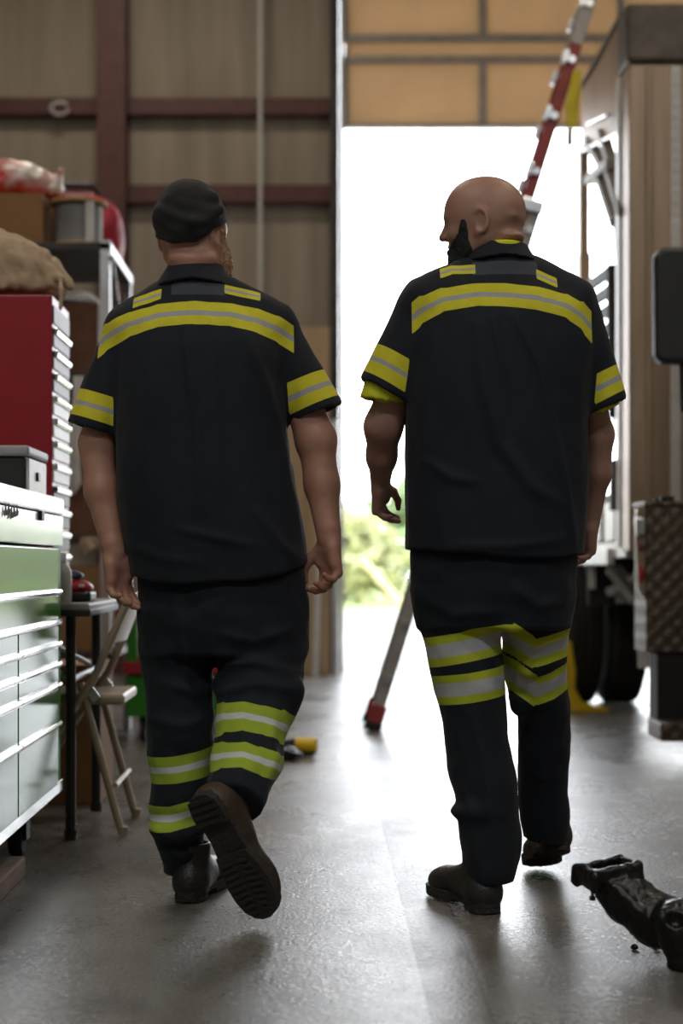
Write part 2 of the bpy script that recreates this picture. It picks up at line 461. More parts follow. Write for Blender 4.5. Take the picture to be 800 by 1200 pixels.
def head(f, c, fwd, up=(0, 0, 1), s=1.0, fleshy=True):
    """c: centre of the skull"""
    c = Vector(c); up = Vector(up).normalized(); fw = Vector(fwd); fw = (fw-up*fw.dot(up)).normalized(); rt = fw.cross(up)
    A = [list(rt), list(fw), list(up)]
    P = lambda r, q, u: c+(rt*r+fw*q+up*u)*s
    def el(pos, rad, k=.012, sub=False):
        e = ellips(P(*pos), [v*s for v in rad], A); (f.sub if sub else f.add)(e, k)
    el((0, -.008, .018), (.0785, .1, .092))                 # cranium
    el((0, .012, -.015), (.071, .082, .085), .03)
    el((0, .04, .028), (.062, .062, .062), .03)             # forehead
    el((0, .042, -.045), (.055, .05, .055), .03)            # mid face
    el((0, .055, -.088), (.035, .035, .028), .025)          # chin
    for sgn in (-1, 1):
        f.add(capsule(P(sgn*.058, -.012, -.055), P(sgn*.022, .07, -.096), .020*s, .018*s), .028)   # jaw
        el((sgn*.04, .062, -.028), (.024, .024, .02), .015)      # cheekbone
        el((sgn*.031, .099, .002), (.019, .014, .014), .012, True)   # eye socket
        el((sgn*.031, .083, .000), (.014, .013, .013), .004)     # closed lid over the eye
        f.add(capsule(P(sgn*.012, .094, .018), P(sgn*.048, .080, .020), .008*s, .007*s), .012)     # brow
        # ear: rim, lobe, bowl
        el((sgn*.076, -.008, -.014), (.012, .019, .031), .008)
        for a0, a1 in [(-.6+.45*i_, -.15+.45*i_) for i_ in range(10)]:
            q = lambda a: P(sgn*(.086+.003*math.sin(a)), -.012-.019*math.sin(a)*1.0+.002, -.010+.030*math.cos(a))
            f.add(capsule(q(a0), q(a1), .0052*s, .0050*s), .005)
        el((sgn*.090, -.004, -.010), (.008, .009, .017), .004, True)
        el((sgn*.081, .002, -.042), (.006, .009, .010), .006)
    f.add(capsule(P(0, .098, .008), P(0, .117, -.026), .0085*s, .0115*s), .012)   # nose bridge and tip
    for sgn in (-1, 1): el((sgn*.012, .104, -.030), (.008, .011, .008), .006)
    f.add(capsule(P(-.020, .092, -.057), P(.020, .092, -.057), .0075*s, .0075*s), .008)
    el((0, .097, -.0555), (.014, .0085, .0055), .006)
    el((0, .094, -.0675), (.014, .0095, .006), .005)
    el((0, .106, -.0618), (.020, .008, .0018), .003, True)
    return P

def beard(P, fwd, up, c, s, root, m, grow, extra, back, _):
    up = Vector(up).normalized(); fw = Vector(fwd); fw = (fw-up*fw.dot(up)).normalized(); rt = fw.cross(up); c = Vector(c)
    f = Field(axis(c.x-.14, c.x+.14, .0034), axis(c.y-.14, c.y+.14, .0034), axis(c.z-.21, c.z+.05, .0034))
    head(f, c, fwd, up, s*grow)
    for pos, rad in extra: f.add(ellips(P(*pos), rad, [list(rt), list(fw), list(up)]), .03)
    def region(x, y, z):
        dx, dy, dz = (x-c.x)/s, (y-c.y)/s, (z-c.z)/s
        q = dx*fw.x+dy*fw.y+dz*fw.z; u = dx*up.x+dy*up.y+dz*up.z
        qmax = np.interp(u, [-.3, -.074, -.062, -.045, -.03, .002], [.3, .2, .095, .070, .056, .046])
        qmin = np.interp(u, [-.3, -.10, -.05, .01], [.0, .018, .028-back*.5, .030-back])
        return np.maximum(np.maximum(q-qmax, qmin-q), u-.004)*s
    f.cut(region)
    V, Q = f.mesh(2)
    return to_obj('beard', V, Q, m, root, disp=lambda A: .0025*pnoise(A, 90, 90, 50, 4)+.002*pnoise(A, 200, 200, 90, 1))

class Person: pass

def sample(p, V): return p.fn(V[:, 0], V[:, 1], V[:, 2])

def tape_attrs(V, bands, Y0):
    """bands: dict(line=[(px,py)..] centre line, hw=half width px, sw=silver half width px, so=silver offset, x=(l,r), mask=bool array)
       line coordinates are measured on the cloth's near surface at depth Y0"""
    n = len(V); ty = np.full(n, .05); ts = np.full(n, .05)
    for b in bands:
        Y = b.get('Y', Y0); sc = Y/F
        px = VX+V[:, 0]/sc; py = VY-(V[:, 2]-CH)/sc
        L = b['line']; cy = np.interp(px, [q[0] for q in L], [q[1] for q in L])
        slope = np.interp(px+2, [q[0] for q in L], [q[1] for q in L])-np.interp(px-2, [q[0] for q in L], [q[1] for q in L])
        cs = 1/np.sqrt(1+(slope/4)**2)
        s = (py-cy)*cs
        lat = np.maximum(b['x'][0]-px, px-b['x'][1]) if 'x' in b else np.full(n, -99.)
        dy = np.maximum(np.abs(s)-b['hw'], lat)*sc
        ds = np.maximum(np.abs(s-b.get('so', 0))-b['sw'], lat)*sc
        if 'mask' in b: dy = np.where(b['mask'], dy, .05); ds = np.where(b['mask'], ds, .05)
        ty = np.minimum(ty, dy); ts = np.minimum(ts, ds)
    return ty, ts

def sleeve_tape(V, ty, ts, sl, cutp, cutn, sleeve_prim, torso_prim, lo, hi, slo, shi):
    """tape round a sleeve, measured up from its hem plane"""
    t = (V-np.array(cutp))@np.array(cutn)
    lat = (sample(sleeve_prim, V)-sample(torso_prim, V))+.0
    dy = np.maximum(np.maximum(lo-t, t-hi), lat); ds = np.maximum(np.maximum(slo-t, t-shi), lat)
    return np.minimum(ty, dy), np.minimum(ts, ds)

def unit(v): v = np.array(v, float); return v/np.linalg.norm(v)

def ridges(V, Yb, folds, Yc):
    """long soft creases of the cloth: polylines on the back surface (px), height m, width px"""
    sc = Yb/F; px = VX+V[:, 0]/sc; py = VY-(V[:, 2]-CH)/sc
    o = np.zeros(len(V)); near = V[:, 1] < Yc
    for pts, amp, w in folds:
        d, t = polyd(px, py, pts)
        o += np.where(near, 1.4*amp*np.exp(-(d/w)**2)*np.sin(PI*np.clip(t*.9+.08, 0, 1))**.5, 0)
    return o

def boot(f_mat, sole_mat, Mx, parent, name='boot', mirror=1, L=.315):
    """local: heel at origin, toe +y, sole bottom z=0"""
    s = L/.315
    f = Field(axis(-.085, .085, .004), axis(-.03, .35, .004), axis(-.01, .18, .004))
    f.add(capsule((0, .055, .055), (0, .06, .13), .040, .047), .02)
    f.add(capsule((0, .04, .045), (0, .12, .045), .041, .043), .03)
    f.add(capsule((0, .10, .075), (.004*mirror, .22, .04), .040, .036), .03)
    f.add(ellips((.006*mirror, .235, .040), (.052, .072, .037)), .03)
    f.add(ellips((0, .045, .04), (.041, .045, .05)), .02)
    f.cut(lambda x, y, z: .018-z+0*x+0*y); f.cut(lambda x, y, z: z-.145+0*x+0*y)
    f.sub(capsule((0, .058, .10), (0, .058, .19), .034, .038), .004)
    V, Q = f.mesh(2)
    Vw = np.array([Mx @ Vector((x*s, y*s, z*s)) for x, y, z in V])
    o = to_obj(name, Vw, Q, f_mat, parent)
    half = [(0, -.003), (.022, .002), (.035, .018), (.039, .045), (.038, .075), (.036, .11), (.040, .15), (.050, .19), (.055, .225), (.053, .26), (.044, .29), (.028, .308), (.010, .316)]
    pr = [(x*1.02+(.004 if y > .15 else 0), y) for x, y in half]; pl = [(-x*.98+(.004 if y > .15 else 0), y) for x, y in half[::-1][:-1]]
    poly = [(x*mirror*s, y*s) for x, y in pr+pl]
    R = Mx.to_3x3(); O = Mx.translation
    mb = MB(); X, Y, Z = R @ Vector((1, 0, 0)), R @ Vector((0, 1, 0)), R @ Vector((0, 0, 1))
    mb.prism(poly, O+Z*.012*s, X, Y, Z*.016*s)
    heel = [p for p in poly if p[1] <= .08*s]; heel = sorted([p for p in heel], key=lambda p: math.atan2(p[1]-.04*s, p[0]))
    mb.prism(heel, O, X, Y, Z*.014*s)
    fore = [p for p in poly if p[1] >= .148*s]; fore = sorted(fore, key=lambda p: math.atan2(p[1]-.23*s, p[0]))
    mb.prism([(a*.985, b) for a, b in fore], O+Z*.003*s, X, Y, Z*.012*s)
    # lugs
    for k in range(9):
        yy = (.163+.0155*k)*s; wd = .044-.0011*((k-3.2)**2)
        for sg in (-1, 1):
            mb.prism([((sg*.006+.004*mirror)*s, yy), ((sg*wd)*s, yy+.004*s), ((sg*wd)*s, yy+.012*s), ((sg*.006+.004*mirror)*s, yy+.008*s)], O-Z*.001*s, X, Y, Z*.005*s)
    for k in range(4):
        yy = (.008+.017*k)*s
        mb.prism([(-.030*s, yy), (.030*s, yy), (.030*s, yy+.009*s), (-.030*s, yy+.009*s)], O-Z*.004*s, X, Y, Z*.005*s)
    so = mb.build('sole', sole_mat, o, smooth=False)
    return o

def frame(O, yv, zv, s=1.0):
    """matrix with local y along yv (heel->toe) and z close to zv"""
    y = Vector(yv).normalized(); z = Vector(zv); z = (z-y*z.dot(y)).normalized(); x = y.cross(z)
    m = Matrix((x, y, z)).transposed().to_4x4(); m.translation = Vector(O); return m

# ---------------------------------------------------------------- the man in the cap (left)
def man_cap():
    Y = 4.42; YB = 4.27
    w = lambda px, py, y=Y: np.array(W(px, py, y))
    # ---- body
    body = Field(axis(-.66, .13, .0042), axis(3.85, 4.72, .0055, [(4.2, 4.62)], .0042), axis(.02, 1.86, .008, [(.72, .96), (1.58, 1.86)], .0034))
    P = head(body, w(224, 272)+np.array((0, .02, 0)), (.56, .83, 0), (0.0, .03, 1), .97)
    body.add(capsule(w(226, 285, 4.43), w(228, 345, 4.41), .062, .074), .03)
    body.add(ellips(w(226, 304, 4.375), (.06, .03, .022)), .02)
    body.add(loft(prow([(350, 205, 250, .07), (370, 170, 290, .09), (400, 148, 320, .10), (480, 150, 318, .115), (600, 155, 335, .125), (690, 185, 335, .11)], Y)), .03)
    for a, b, c, d, rr, yy in (((140, 408), (114, 520), (119, 575), (134, 648), (.040, .041, .045, .043, .029), (4.42, 4.43, 4.41, 4.37)),
                               ((330, 404), (370, 515), (377, 568), (385, 630), (.040, .052, .048, .044, .030), (4.42, 4.42, 4.41, 4.38))):
        pa, pb, pc, pd = w(*a, yy[0]), w(*b, yy[1]), w(*c, yy[2]), w(*d, yy[3])
        body.add(capsule(pa, pb, rr[0], rr[1]), .02); body.add(capsule(pb, pc, rr[2], rr[3]), .02); body.add(capsule(pc, pd, rr[3], rr[4]), .02)
        body.add(ellips(pb+np.array((0, .0, .0)), (rr[2]*.95, rr[2]*1.0, .05)), .02)
    c = math.radians
    cur = [(c(28), c(38), c(22)), (c(34), c(42), c(25)), (c(40), c(46), c(28)), (c(46), c(50), c(30))]
    hand(body, w(386, 634, 4.38), (.02, -.04, -1), (-.80, -.55, 0), (-.55, .80, 0), [(c(20), c(48), c(30)), (c(26), c(52), c(32)), (c(30), c(56), c(34)), (c(36), c(60), c(36))], 1.04, .03, -.1)
    hand(body, w(134, 652, 4.37), (.16, -.02, -1), (.62, -.62, 0), (.5, .86, 0), [(c(18), c(26), c(15)), (c(22), c(30), c(18)), (c(26), c(34), c(20)), (c(32), c(38), c(22))], 1.0, .05, .1)
    # legs inside the trousers
    for pts in (((215, 740, 4.42), (212, 860, 4.40), (216, 985, 4.42)), ((300, 730, 4.42), (302, 825, 4.36), (272, 925, 4.10))):
        a, b, d = [w(*q) for q in pts]
        body.add(capsule(a, b, .06, .045), .03); body.add(capsule(b, d, .045, .036), .02)
    V, Q = body.mesh(2)
    root = to_obj('person', V, Q, M['skinA'], None, origin=(w(250, 662)[0], Y, 0.0))
    tag(root, 'stocky man walking away in a black cap, navy shirt and trousers with yellow tape', 'person')
    # ---- shirt
    torso = loft(prow([(320, 203, 254, .066), (334, 193, 266, .083), (346, 180, 278, .092), (358, 163, 298, .10), (378, 143, 322, .125), (405, 134, 337, .145), (450, 134, 338, .16), (500, 136, 337, .168), (560, 135, 345, .178),
                       (620, 140, 355, .182), (665, 149, 361, .180), (700, 153, 362, .178)], Y), 2.25)
    slL = capsule(w(146, 398), w(108, 503), .058, .0685); slR = capsule(w(326, 394), w(372, 486), .058, .0705)
    f = Field(axis(-.68, .13, .005), axis(Y-.24, Y+.24, .005), axis(.78, 1.62, .005))
    f.add(torso, .0)
    f.add(capsule(w(196, 346), w(150, 383), .045, .06, sy=1.3), .03); f.add(capsule(w(262, 342), w(322, 380), .045, .06, sy=1.3), .03)
    f.add(slL, .022); f.add(slR, .022)
    nL = unit((.30, 0, 1)); pL = w(107, 503); nR = unit((-.42, 0, 1)); pR = w(374, 484)
    # cut the sleeve ends by their hem planes (only well outside the torso)
    zcut = lambda p, n: (lambda x, y, z: (p[0]-x)*n[0]+(p[1]-y)*n[1]+(p[2]-z)*n[2])
    xl = XP(137, Y); xr = XP(340, Y)
    f.cut(lambda x, y, z: np.where(x < xl, zcut(pL, nL)(x, y, z), -1)); f.cut(lambda x, y, z: np.where(x > xr, np.where(z > 1.12, zcut(pR, nR)(x, y, z), -1), -1))
    # hollow sleeve mouths round the arms
    f.sub(capsule(w(118, 480), w(105, 525), .054, .062), .003); f.sub(capsule(w(362, 466), w(380, 510), .054, .063), .003)
    hx = [XP(q, Y) for q in (130, 150, 180, 230, 290, 330, 370)]; hz = [ZP(q, YB) for q in (664, 674, 682, 684, 681, 672, 655)]
    f.cut(lambda x, y, z: np.interp(x, hx, hz)-z+0*y)
    V, Q = f.mesh(2)
    mask = sample(torso, V) < np.minimum(sample(slL, V), sample(slR, V))+.012
    ty, ts = tape_attrs(V, [dict(line=[(105, 402), (120, 391), (150, 378), (185, 369), (225, 366), (270, 368), (300, 374), (325, 383), (350, 397)], hw=14.5, sw=3.2, x=(110, 344)),
                            dict(line=[(150, 352), (190, 340)], hw=6.5, sw=1.6, x=(153, 187)),
                            dict(line=[(255, 333), (320, 347)], hw=5.5, sw=1.5, x=(262, 304))], YB+.03)
    ty, ts = sleeve_tape(V, ty, ts, None, pL, nL, slL, torso, .022, .092, .050, .062)
    ty, ts = sleeve_tape(V, ty, ts, None, pR, nR, slR, torso, .022, .098, .052, .066)
    px = VX+V[:, 0]*F/YB; py = VY-(V[:, 2]-CH)*F/YB
    tg = np.maximum(np.maximum(198-px, px-262), np.maximum(326-py, py-341))*.002
    folds = [([(216, 384), (222, 430), (232, 500), (236, 600)], .006, 6), ([(176, 400), (170, 480), (172, 590)], .004, 8), ([(286, 392), (312, 450), (328, 520), (340, 600)], .006, 7),
             ([(250, 400), (254, 520), (262, 640)], .004, 9), ([(210, 620), (262, 632), (300, 640)], .004, 6), ([(300, 600), (330, 640), (352, 660)], .005, 7), ([(150, 640), (190, 655), (240, 660)], .003, 7)]
    shirt = to_obj('shirt', V, Q, M['shirt'], root, {'tape_yellow': ty, 'tape_silver': ts, 'tape_grey': tg},
                   disp=lambda P: ridges(P, YB, folds, Y)+.0055*pnoise(P, 11, 8, 3, 3)*np.clip((1.62-P[:, 2])*3, .2, 1)+.002*pnoise(P, 30, 30, 14, 9))
    # ---- collar
    f = Field(axis(-.46, -.16, .0035), axis(Y-.16, Y+.16, .0035), axis(1.48, 1.68, .0035))
    f.add(loft([(ZP(311, Y), XP(229, Y), .070, Y-.0, .070), (ZP(322, Y), XP(228, Y), .083, Y, .083), (ZP(338, Y), XP(228, Y), .103, Y-.004, .098), (ZP(345, Y), XP(228, Y), .110, Y-.004, .104)], 2.1), 0)
    f.cut(lambda x, y, z: z-(ZP(311, Y)+.0*x)-np.maximum(0, (Y-.02-y))*.10+np.maximum(0, y-Y)*.35)
    f.cut(lambda x, y, z: ZP(332, Y)+.05*np.abs(x-XP(228, Y))*-3-z+0*y)
    f.sub(capsule((XP(227, Y), Y, 1.52), (XP(227, Y), Y+.01, 1.75), .064, .068), .003)
    V, Q = f.mesh(2); n = len(V); one = np.full(n, .05)
    to_obj('collar', V, Q, M['shirt'], shirt, {'tape_yellow': one, 'tape_silver': one, 'tape_grey': one})
    # ---- trousers
    hips = loft(prow([(640, 165, 350, .150), (680, 162, 358, .155), (720, 163, 359, .155), (765, 168, 357, .145)], Y), 2.3)
    lL = loft(prow([(715, 163, 262, .125, 4.42), (765, 166, 252, .11, 4.42), (800, 169, 249, .10, 4.41), (850, 171, 250, .095, 4.40), (900, 175, 248, .09, 4.40), (945, 176, 244, .085, 4.40), (968, 178, 240, .080, 4.41), (985, 182, 240, .075, 4.41), (1008, 190, 243, .07, 4.42), (1024, 192, 244, .072, 4.42)], 4.4), 2.1)
    r0, r1, r2, r3, r4 = w(306, 715, 4.42), w(306, 765, 4.40), w(303, 815, 4.35), w(290, 885, 4.24), w(275, 940, 4.10)
    f = Field(axis(-.50, .02, .005), axis(3.96, 4.62, .005), axis(.04, .98, .005))
    f.add(hips, 0); f.add(lL, .02)
    R1 = capsule(r0, r1, .112, .108); R2 = capsule(r1, r2, .108, .098); R3 = capsule(r2, r3, .097, .085); R4 = capsule(r3, r4, .085, .070)
    for q in (R1, R2, R3, R4): f.add(q, .03)
    # cloth bunching at the left ankle and behind the right knee
    f.add(ellips(w(212, 970, 4.37), (.078, .06, .030)), .02); f.add(ellips(w(218, 1004, 4.40), (.062, .06, .03)), .015)
    f.add(capsule(w(262, 800, 4.33), w(345, 812, 4.31), .022, .022), .04)
    ax = unit(r4-r3); f.cut(lambda x, y, z: np.where((y < 4.33) & (x > XP(240, 4.4)), (x-r4[0])*ax[0]+(y-r4[1])*ax[1]+(z-r4[2])*ax[2]-.01, -1))
    f.cut(lambda x, y, z: np.where(x < XP(250, Y), ZP(1024, 4.4)-z+0*y, -1))
    V, Q = f.mesh(2)
    isR = np.minimum.reduce([sample(q, V) for q in (R2, R3, R4)]) < sample(lL, V)
    ty, ts = tape_attrs(V, [dict(line=[(170, 905), (205, 902), (240, 896), (262, 890)], hw=16, sw=3.8, mask=~isR, Y=4.32),
                            dict(line=[(170, 960), (200, 959), (222, 953), (250, 946)], hw=14.5, sw=4, mask=~isR, Y=4.33),
                            dict(line=[(245, 850), (262, 840), (285, 837), (310, 842), (330, 850), (350, 866)], hw=15, sw=3.2, mask=isR, Y=4.24),
                            dict(line=[(235, 895), (260, 884), (285, 883), (305, 890), (322, 900), (340, 914)], hw=14, sw=3.2, mask=isR, Y=4.15)], 4.3)
    folds = [([(190, 800), (230, 812), (262, 795)], .006, 7), ([(175, 845), (215, 850), (250, 840)], .005, 7), ([(260, 780), (300, 775), (352, 790)], .008, 7), ([(255, 812), (300, 800), (345, 808)], .008, 6),
             ([(262, 742), (300, 752), (350, 735)], .006, 7), ([(180, 975), (210, 985), (240, 975)], .008, 5), ([(186, 1000), (215, 1008), (244, 998)], .006, 5), ([(205, 700), (215, 760), (222, 830)], .004, 7), ([(320, 850), (322, 880), (312, 925)], .006, 6)]
    to_obj('trousers', V, Q, M['trouA'], root, {'tape_yellow': ty, 'tape_silver': ts, 'tape_grey': np.full(len(V), .05)},
           disp=lambda P: ridges(P, 4.3, folds, 4.5)+.008*pnoise(P, 9, 9, 13, 5)+.0025*pnoise(P, 30, 30, 26, 2))
    # ---- boots
    boot(M['leather'], M['solerub'], frame((XP(219, 4.36), 4.33, .004), (.22, 1, 0), (0, 0, 1)), root, mirror=-1)
    h = W(231, 934, 4.00); t = W(296, 1052, 4.045)
    boot(M['brownleather'], M['solerub'], frame(h, t-h, (.42, .90, .12)), root, L=.34)
    # ---- cap
    f = Field(axis(-.46, -.18, .0035), axis(Y-.16, Y+.24, .0035), axis(1.62, 1.88, .0035))
    cc = w(223, 262)+np.array((0, .015, 0))
    f.add(ellips(cc+np.array((0, 0, .006)), (.090, .112, .098)), 0); f.add(ellips(cc+np.array((.002, .014, .012)), (.079, .110, .092), [[.83, -.56, 0], [.56, .83, 0], [0, 0, 1]]), .02)
    f.add(ellips(cc+np.array((-.004, -.02, .05)), (.062, .08, .058)), .03)
    f.add(ellips(cc+np.array((-.045, -.04, .015)), (.048, .06, .035)), .02)
    f.add(capsule(w(186, 252, 4.36), w(222, 262, 4.325), .016, .014), .02); f.add(capsule(w(222, 262, 4.325), w(258, 246, 4.36), .014, .012), .02)
    f.add(capsule(w(200, 236, 4.36), w(250, 232, 4.37), .012, .014), .02)
    zb = lambda x, y, z: (ZP(291, Y)+np.interp(x, [XP(180, Y), XP(205, Y), XP(232, Y), XP(265, Y)], [.016, .0, .004, .055])+np.maximum(0, y-Y+.06)*.22)-z
    f.add(ellips(cc+np.array((0, 0, -.03)), (.087, .110, .075)), .02); f.cut(zb)
    V, Q = f.mesh(2)
    to_obj('cap', V, Q, M['cap'], root, disp=lambda P: .004*np.sin(P[:, 2]*150+6*np.sin(P[:, 0]*16))*np.clip((1.80-P[:, 2])*10, 0, 1)*np.clip((P[:, 2]-1.69)*25, 0, 1)+.0015*pnoise(P, 24, 24, 30, 1))
    # ---- beard: follows the jaw
    beard(P, (.56, .83, 0), (0, .03, 1), w(224, 272)+np.array((0, .02, 0)), .97, root, M['ginger'], 1.10,
          [((0, .085, -.115), (.055, .042, .055)), ((.048, .05, -.085), (.036, .040, .050)), ((-.045, .03, -.10), (.03, .034, .045))], .014, ((224, 272), 4.44))
    return root

# ---------------------------------------------------------------- the bald man (right)
def man_bald():
    Y = 4.32; YB = 4.17
    w = lambda px, py, y=Y: np.array(W(px, py, y))
    body = Field(axis(.10, .80, .0042), axis(4.02, 4.85, .0055, [(4.2, 4.62)], .0042), axis(.02, 1.86, .008, [(.88, 1.12), (1.58, 1.86)], .0034))
    P = head(body, w(568, 261, 4.33), (-.94, .34, 0), (-.06, 0, 1), .96)
    body.add(ellips(w(571, 247, 4.33), (.090, .074, .084)), .02); body.add(ellips(w(556, 246, 4.33), (.069, .062, .074)), .02)
    body.add(capsule(w(580, 275, 4.345), w(585, 325, 4.33), .052, .070), .03)
    body.add(ellips(w(598, 255, 4.29), (.022, .035, .009)), .012); body.add(ellips(w(597, 279, 4.30), (.036, .05, .015)), .02)
    body.add(loft(prow([(330, 560, 610, .07), (350, 530, 640, .09), (380, 500, 675, .10), (460, 490, 672, .12), (560, 490, 668, .125), (640, 500, 655, .11), (690, 510, 650, .10)], Y)), .03)
    for a, b, c_, d, rr, yy in (((490, 385), (449, 500), (447, 535), (446, 565), (.042, .048, .046, .038, .024), (4.32, 4.36, 4.42, 4.48)),
                                ((675, 380), (701, 510), (699, 555), (690, 612), (.042, .037, .038, .035, .026), (4.34, 4.38, 4.40, 4.44))):
        pa, pb, pc, pd = w(*a, yy[0]), w(*b, yy[1]), w(*c_, yy[2]), w(*d, yy[3])
        body.add(capsule(pa, pb, rr[0], rr[1]), .02); body.add(capsule(pb, pc, rr[2], rr[3]), .02); body.add(capsule(pc, pd, rr[3], rr[4]), .02)
    c = math.radians
    hand(body, w(445, 566, 4.48), (.0, .45, -.9), (.88, -.25, -.2), (.25, .9, .4), [(c(30), c(34), c(15)), (c(36), c(34), c(18)), (c(42), c(36), c(20)), (c(48), c(38), c(22))], .88, .02, .1)
    hand(body, w(690, 612, 4.44), (-.10, .12, -1), (-.7, -.3, 0), (-.3, .9, 0), [(c(30), c(40), c(22))]*4, .9, .03, .2)
    for pts in (((540, 730, 4.34), (553, 860, 4.32), (570, 1000, 4.27)), ((628, 720, 4.35), (634, 850, 4.47), (640, 965, 4.60))):
        a, b, d = [w(*q) for q in pts]
        body.add(capsule(a, b, .056, .042), .03); body.add(capsule(b, d, .042, .036), .02)
    V, Q = body.mesh(2)
    root = to_obj('person', V, Q, M['skinB'], None, origin=(w(580, 662)[0], Y, 0.0))
    tag(root, 'bald man with a dark beard looking left, navy shirt and trousers with yellow tape', 'person')
    # ---- shirt
    torso = loft(prow([(297, 560, 613, .066), (311, 545, 628, .084), (324, 530, 642, .094), (340, 505, 665, .11), (360, 487, 690, .13), (395, 476, 700, .148), (440, 472, 697, .160), (480, 471, 692, .166), (560, 470, 690, .172),
                       (610, 470, 686, .175), (645, 472, 684, .175), (680, 474, 682, .172)], Y), 2.25)
    slL = capsule(w(492, 372), w(450, 462), .068, .0725); slR = capsule(w(680, 378), w(708, 474), .055, .056)
    f = Field(axis(.06, .85, .005), axis(Y-.24, Y+.25, .005), axis(.80, 1.66, .005))
    f.add(torso, 0)
    f.add(capsule(w(548, 322), w(498, 352), .045, .062, sy=1.3), .03); f.add(capsule(w(622, 320), w(672, 352), .045, .058, sy=1.3), .03)
    f.add(slL, .022); f.add(slR, .022)
    nL = unit((.58, 0, 1)); pL = w(448, 459); nR = unit((-.52, 0, 1)); pR = w(712, 477)
    zc = lambda p, n: (lambda x, y, z: (p[0]-x)*n[0]+(p[1]-y)*n[1]+(p[2]-z)*n[2])
    xl = XP(474, Y); xr = XP(688, Y)
    f.cut(lambda x, y, z: np.where(x < xl, zc(pL, nL)(x, y, z), -1)); f.cut(lambda x, y, z: np.where(x > xr, np.where(z > 1.12, zc(pR, nR)(x, y, z), -1), -1))
    f.sub(capsule(w(456, 440), w(445, 490), .056, .064), .003); f.sub(capsule(w(704, 455), w(714, 500), .043, .050), .003)
    hx = [XP(q, Y) for q in (465, 480, 520, 580, 620, 660, 690)]; hz = [ZP(q, YB) for q in (640, 644, 646, 652, 654, 652, 650)]
    f.cut(lambda x, y, z: np.interp(x, hx, hz)-z+0*y)
    V, Q = f.mesh(2)
    ty, ts = tape_attrs(V, [dict(line=[(478, 374), (495, 360), (520, 349), (560, 344), (592, 345), (630, 349), (665, 357), (685, 368), (702, 384)], hw=14.5, sw=3.0, x=(484, 698)),
                            dict(line=[(515, 316), (532, 310), (560, 311)], hw=6, sw=1.6, x=(518, 559)),
                            dict(line=[(630, 317), (662, 330)], hw=6, sw=1.6, x=(631, 656))], YB+.02)
    ty, ts = sleeve_tape(V, ty, ts, None, pL, nL, slL, torso, .020, .096, .052, .063)
    ty, ts = sleeve_tape(V, ty, ts, None, pR, nR, slR, torso, .020, .086, .046, .059)
    px = VX+V[:, 0]*F/YB; py = VY-(V[:, 2]-CH)*F/YB
    tg = np.maximum(np.maximum(556-px, px-634), np.maximum(300-py, py-317))*.002
    folds = [([(604, 372), (618, 400), (632, 430), (650, 510), (664, 580), (676, 640)], .007, 6), ([(560, 380), (566, 450), (585, 520), (620, 570), (655, 590)], .008, 9), ([(578, 372), (590, 440)], .005, 5),
             ([(645, 390), (652, 420), (660, 480)], .005, 6), ([(500, 540), (530, 560), (560, 566)], .005, 7), ([(510, 390), (500, 460), (495, 560)], .004, 8), ([(540, 640), (600, 640), (670, 630)], .004, 6)]
    shirt = to_obj('shirt', V, Q, M['shirt'], root, {'tape_yellow': ty, 'tape_silver': ts, 'tape_grey': tg},
                   disp=lambda P: ridges(P, YB, folds, Y)+.0055*pnoise(P, 11, 8, 3, 13)*np.clip((1.64-P[:, 2])*3, .2, 1)+.002*pnoise(P, 30, 30, 14, 19))
    # hi-vis tee showing below the sleeves and at the neck
    f = Field(axis(.06, .82, .0045), axis(Y-.10, Y+.12, .0045), axis(1.20, 1.70, .0045))
    f.add(capsule(w(455, 447), w(446, 470), .052, .054), 0); f.add(capsule(w(700, 462), w(714, 492), .040, .041), 0)
    n1, n2 = unit((.20, 0, 1)), unit((-.62, 0, 1)); q1, q2 = w(446, 471), w(716, 479)
    f.cut(lambda x, y, z: np.where(x < XP(482, Y), zc(q1, n1)(x, y, z), np.where(x > XP(684, Y), zc(q2, n2)(x, y, z), -1)))
    f.sub(capsule(w(452, 430), w(446, 500), .047, .050), .002); f.sub(capsule(w(698, 440), w(712, 510), .036, .038), .002)
    f.add(loft(prow([(300, 565, 608, .045), (330, 530, 642, .07), (370, 500, 670, .10), (440, 490, 680, .12)], Y)), 0)
    f.add(capsule(w(500, 370), w(453, 450), .040, .050), .02); f.add(capsule(w(672, 378), w(702, 465), .032, .038), .02)
    f.add(loft([(ZP(287.5, Y), XP(588, Y), .050, Y-.020, .056), (ZP(296, Y), XP(586, Y), .066, Y-.008, .068)], 2.0), 0)
    V, Q = f.mesh(1)
    to_obj('undershirt', V, Q, M['undershirt'], root)
    f = Field(axis(.30, .62, .0035), axis(Y-.16, Y+.17, .0035), axis(1.53, 1.74, .0035))
    f.add(loft([(ZP(287, Y), XP(585, Y), .068, Y, .070), (ZP(298, Y), XP(585, Y), .082, Y, .083), (ZP(312, Y), XP(588, Y), .098, Y-.004, .098), (ZP(319, Y), XP(590, Y), .106, Y-.004, .104)], 2.1), 0)
    f.cut(lambda x, y, z: z-ZP(288, Y)-np.maximum(0, (Y-.02-y))*.10+np.maximum(0, y-Y)*.3+0*x)
    f.cut(lambda x, y, z: ZP(305, Y)-.12*np.abs(x-XP(590, Y))-z+0*y)
    f.sub(capsule((XP(586, Y), Y, 1.56), (XP(585, Y), Y+.01, 1.80), .062, .066), .003)
    V, Q = f.mesh(2); one = np.full(len(V), .05)
    to_obj('collar', V, Q, M['shirt'], shirt, {'tape_yellow': one, 'tape_silver': one, 'tape_grey': one})
    # ---- trousers
    hips = loft(prow([(610, 485, 676, .145), (660, 480, 677, .15), (700, 484, 673, .15), (735, 490, 668, .14)], Y), 2.3)
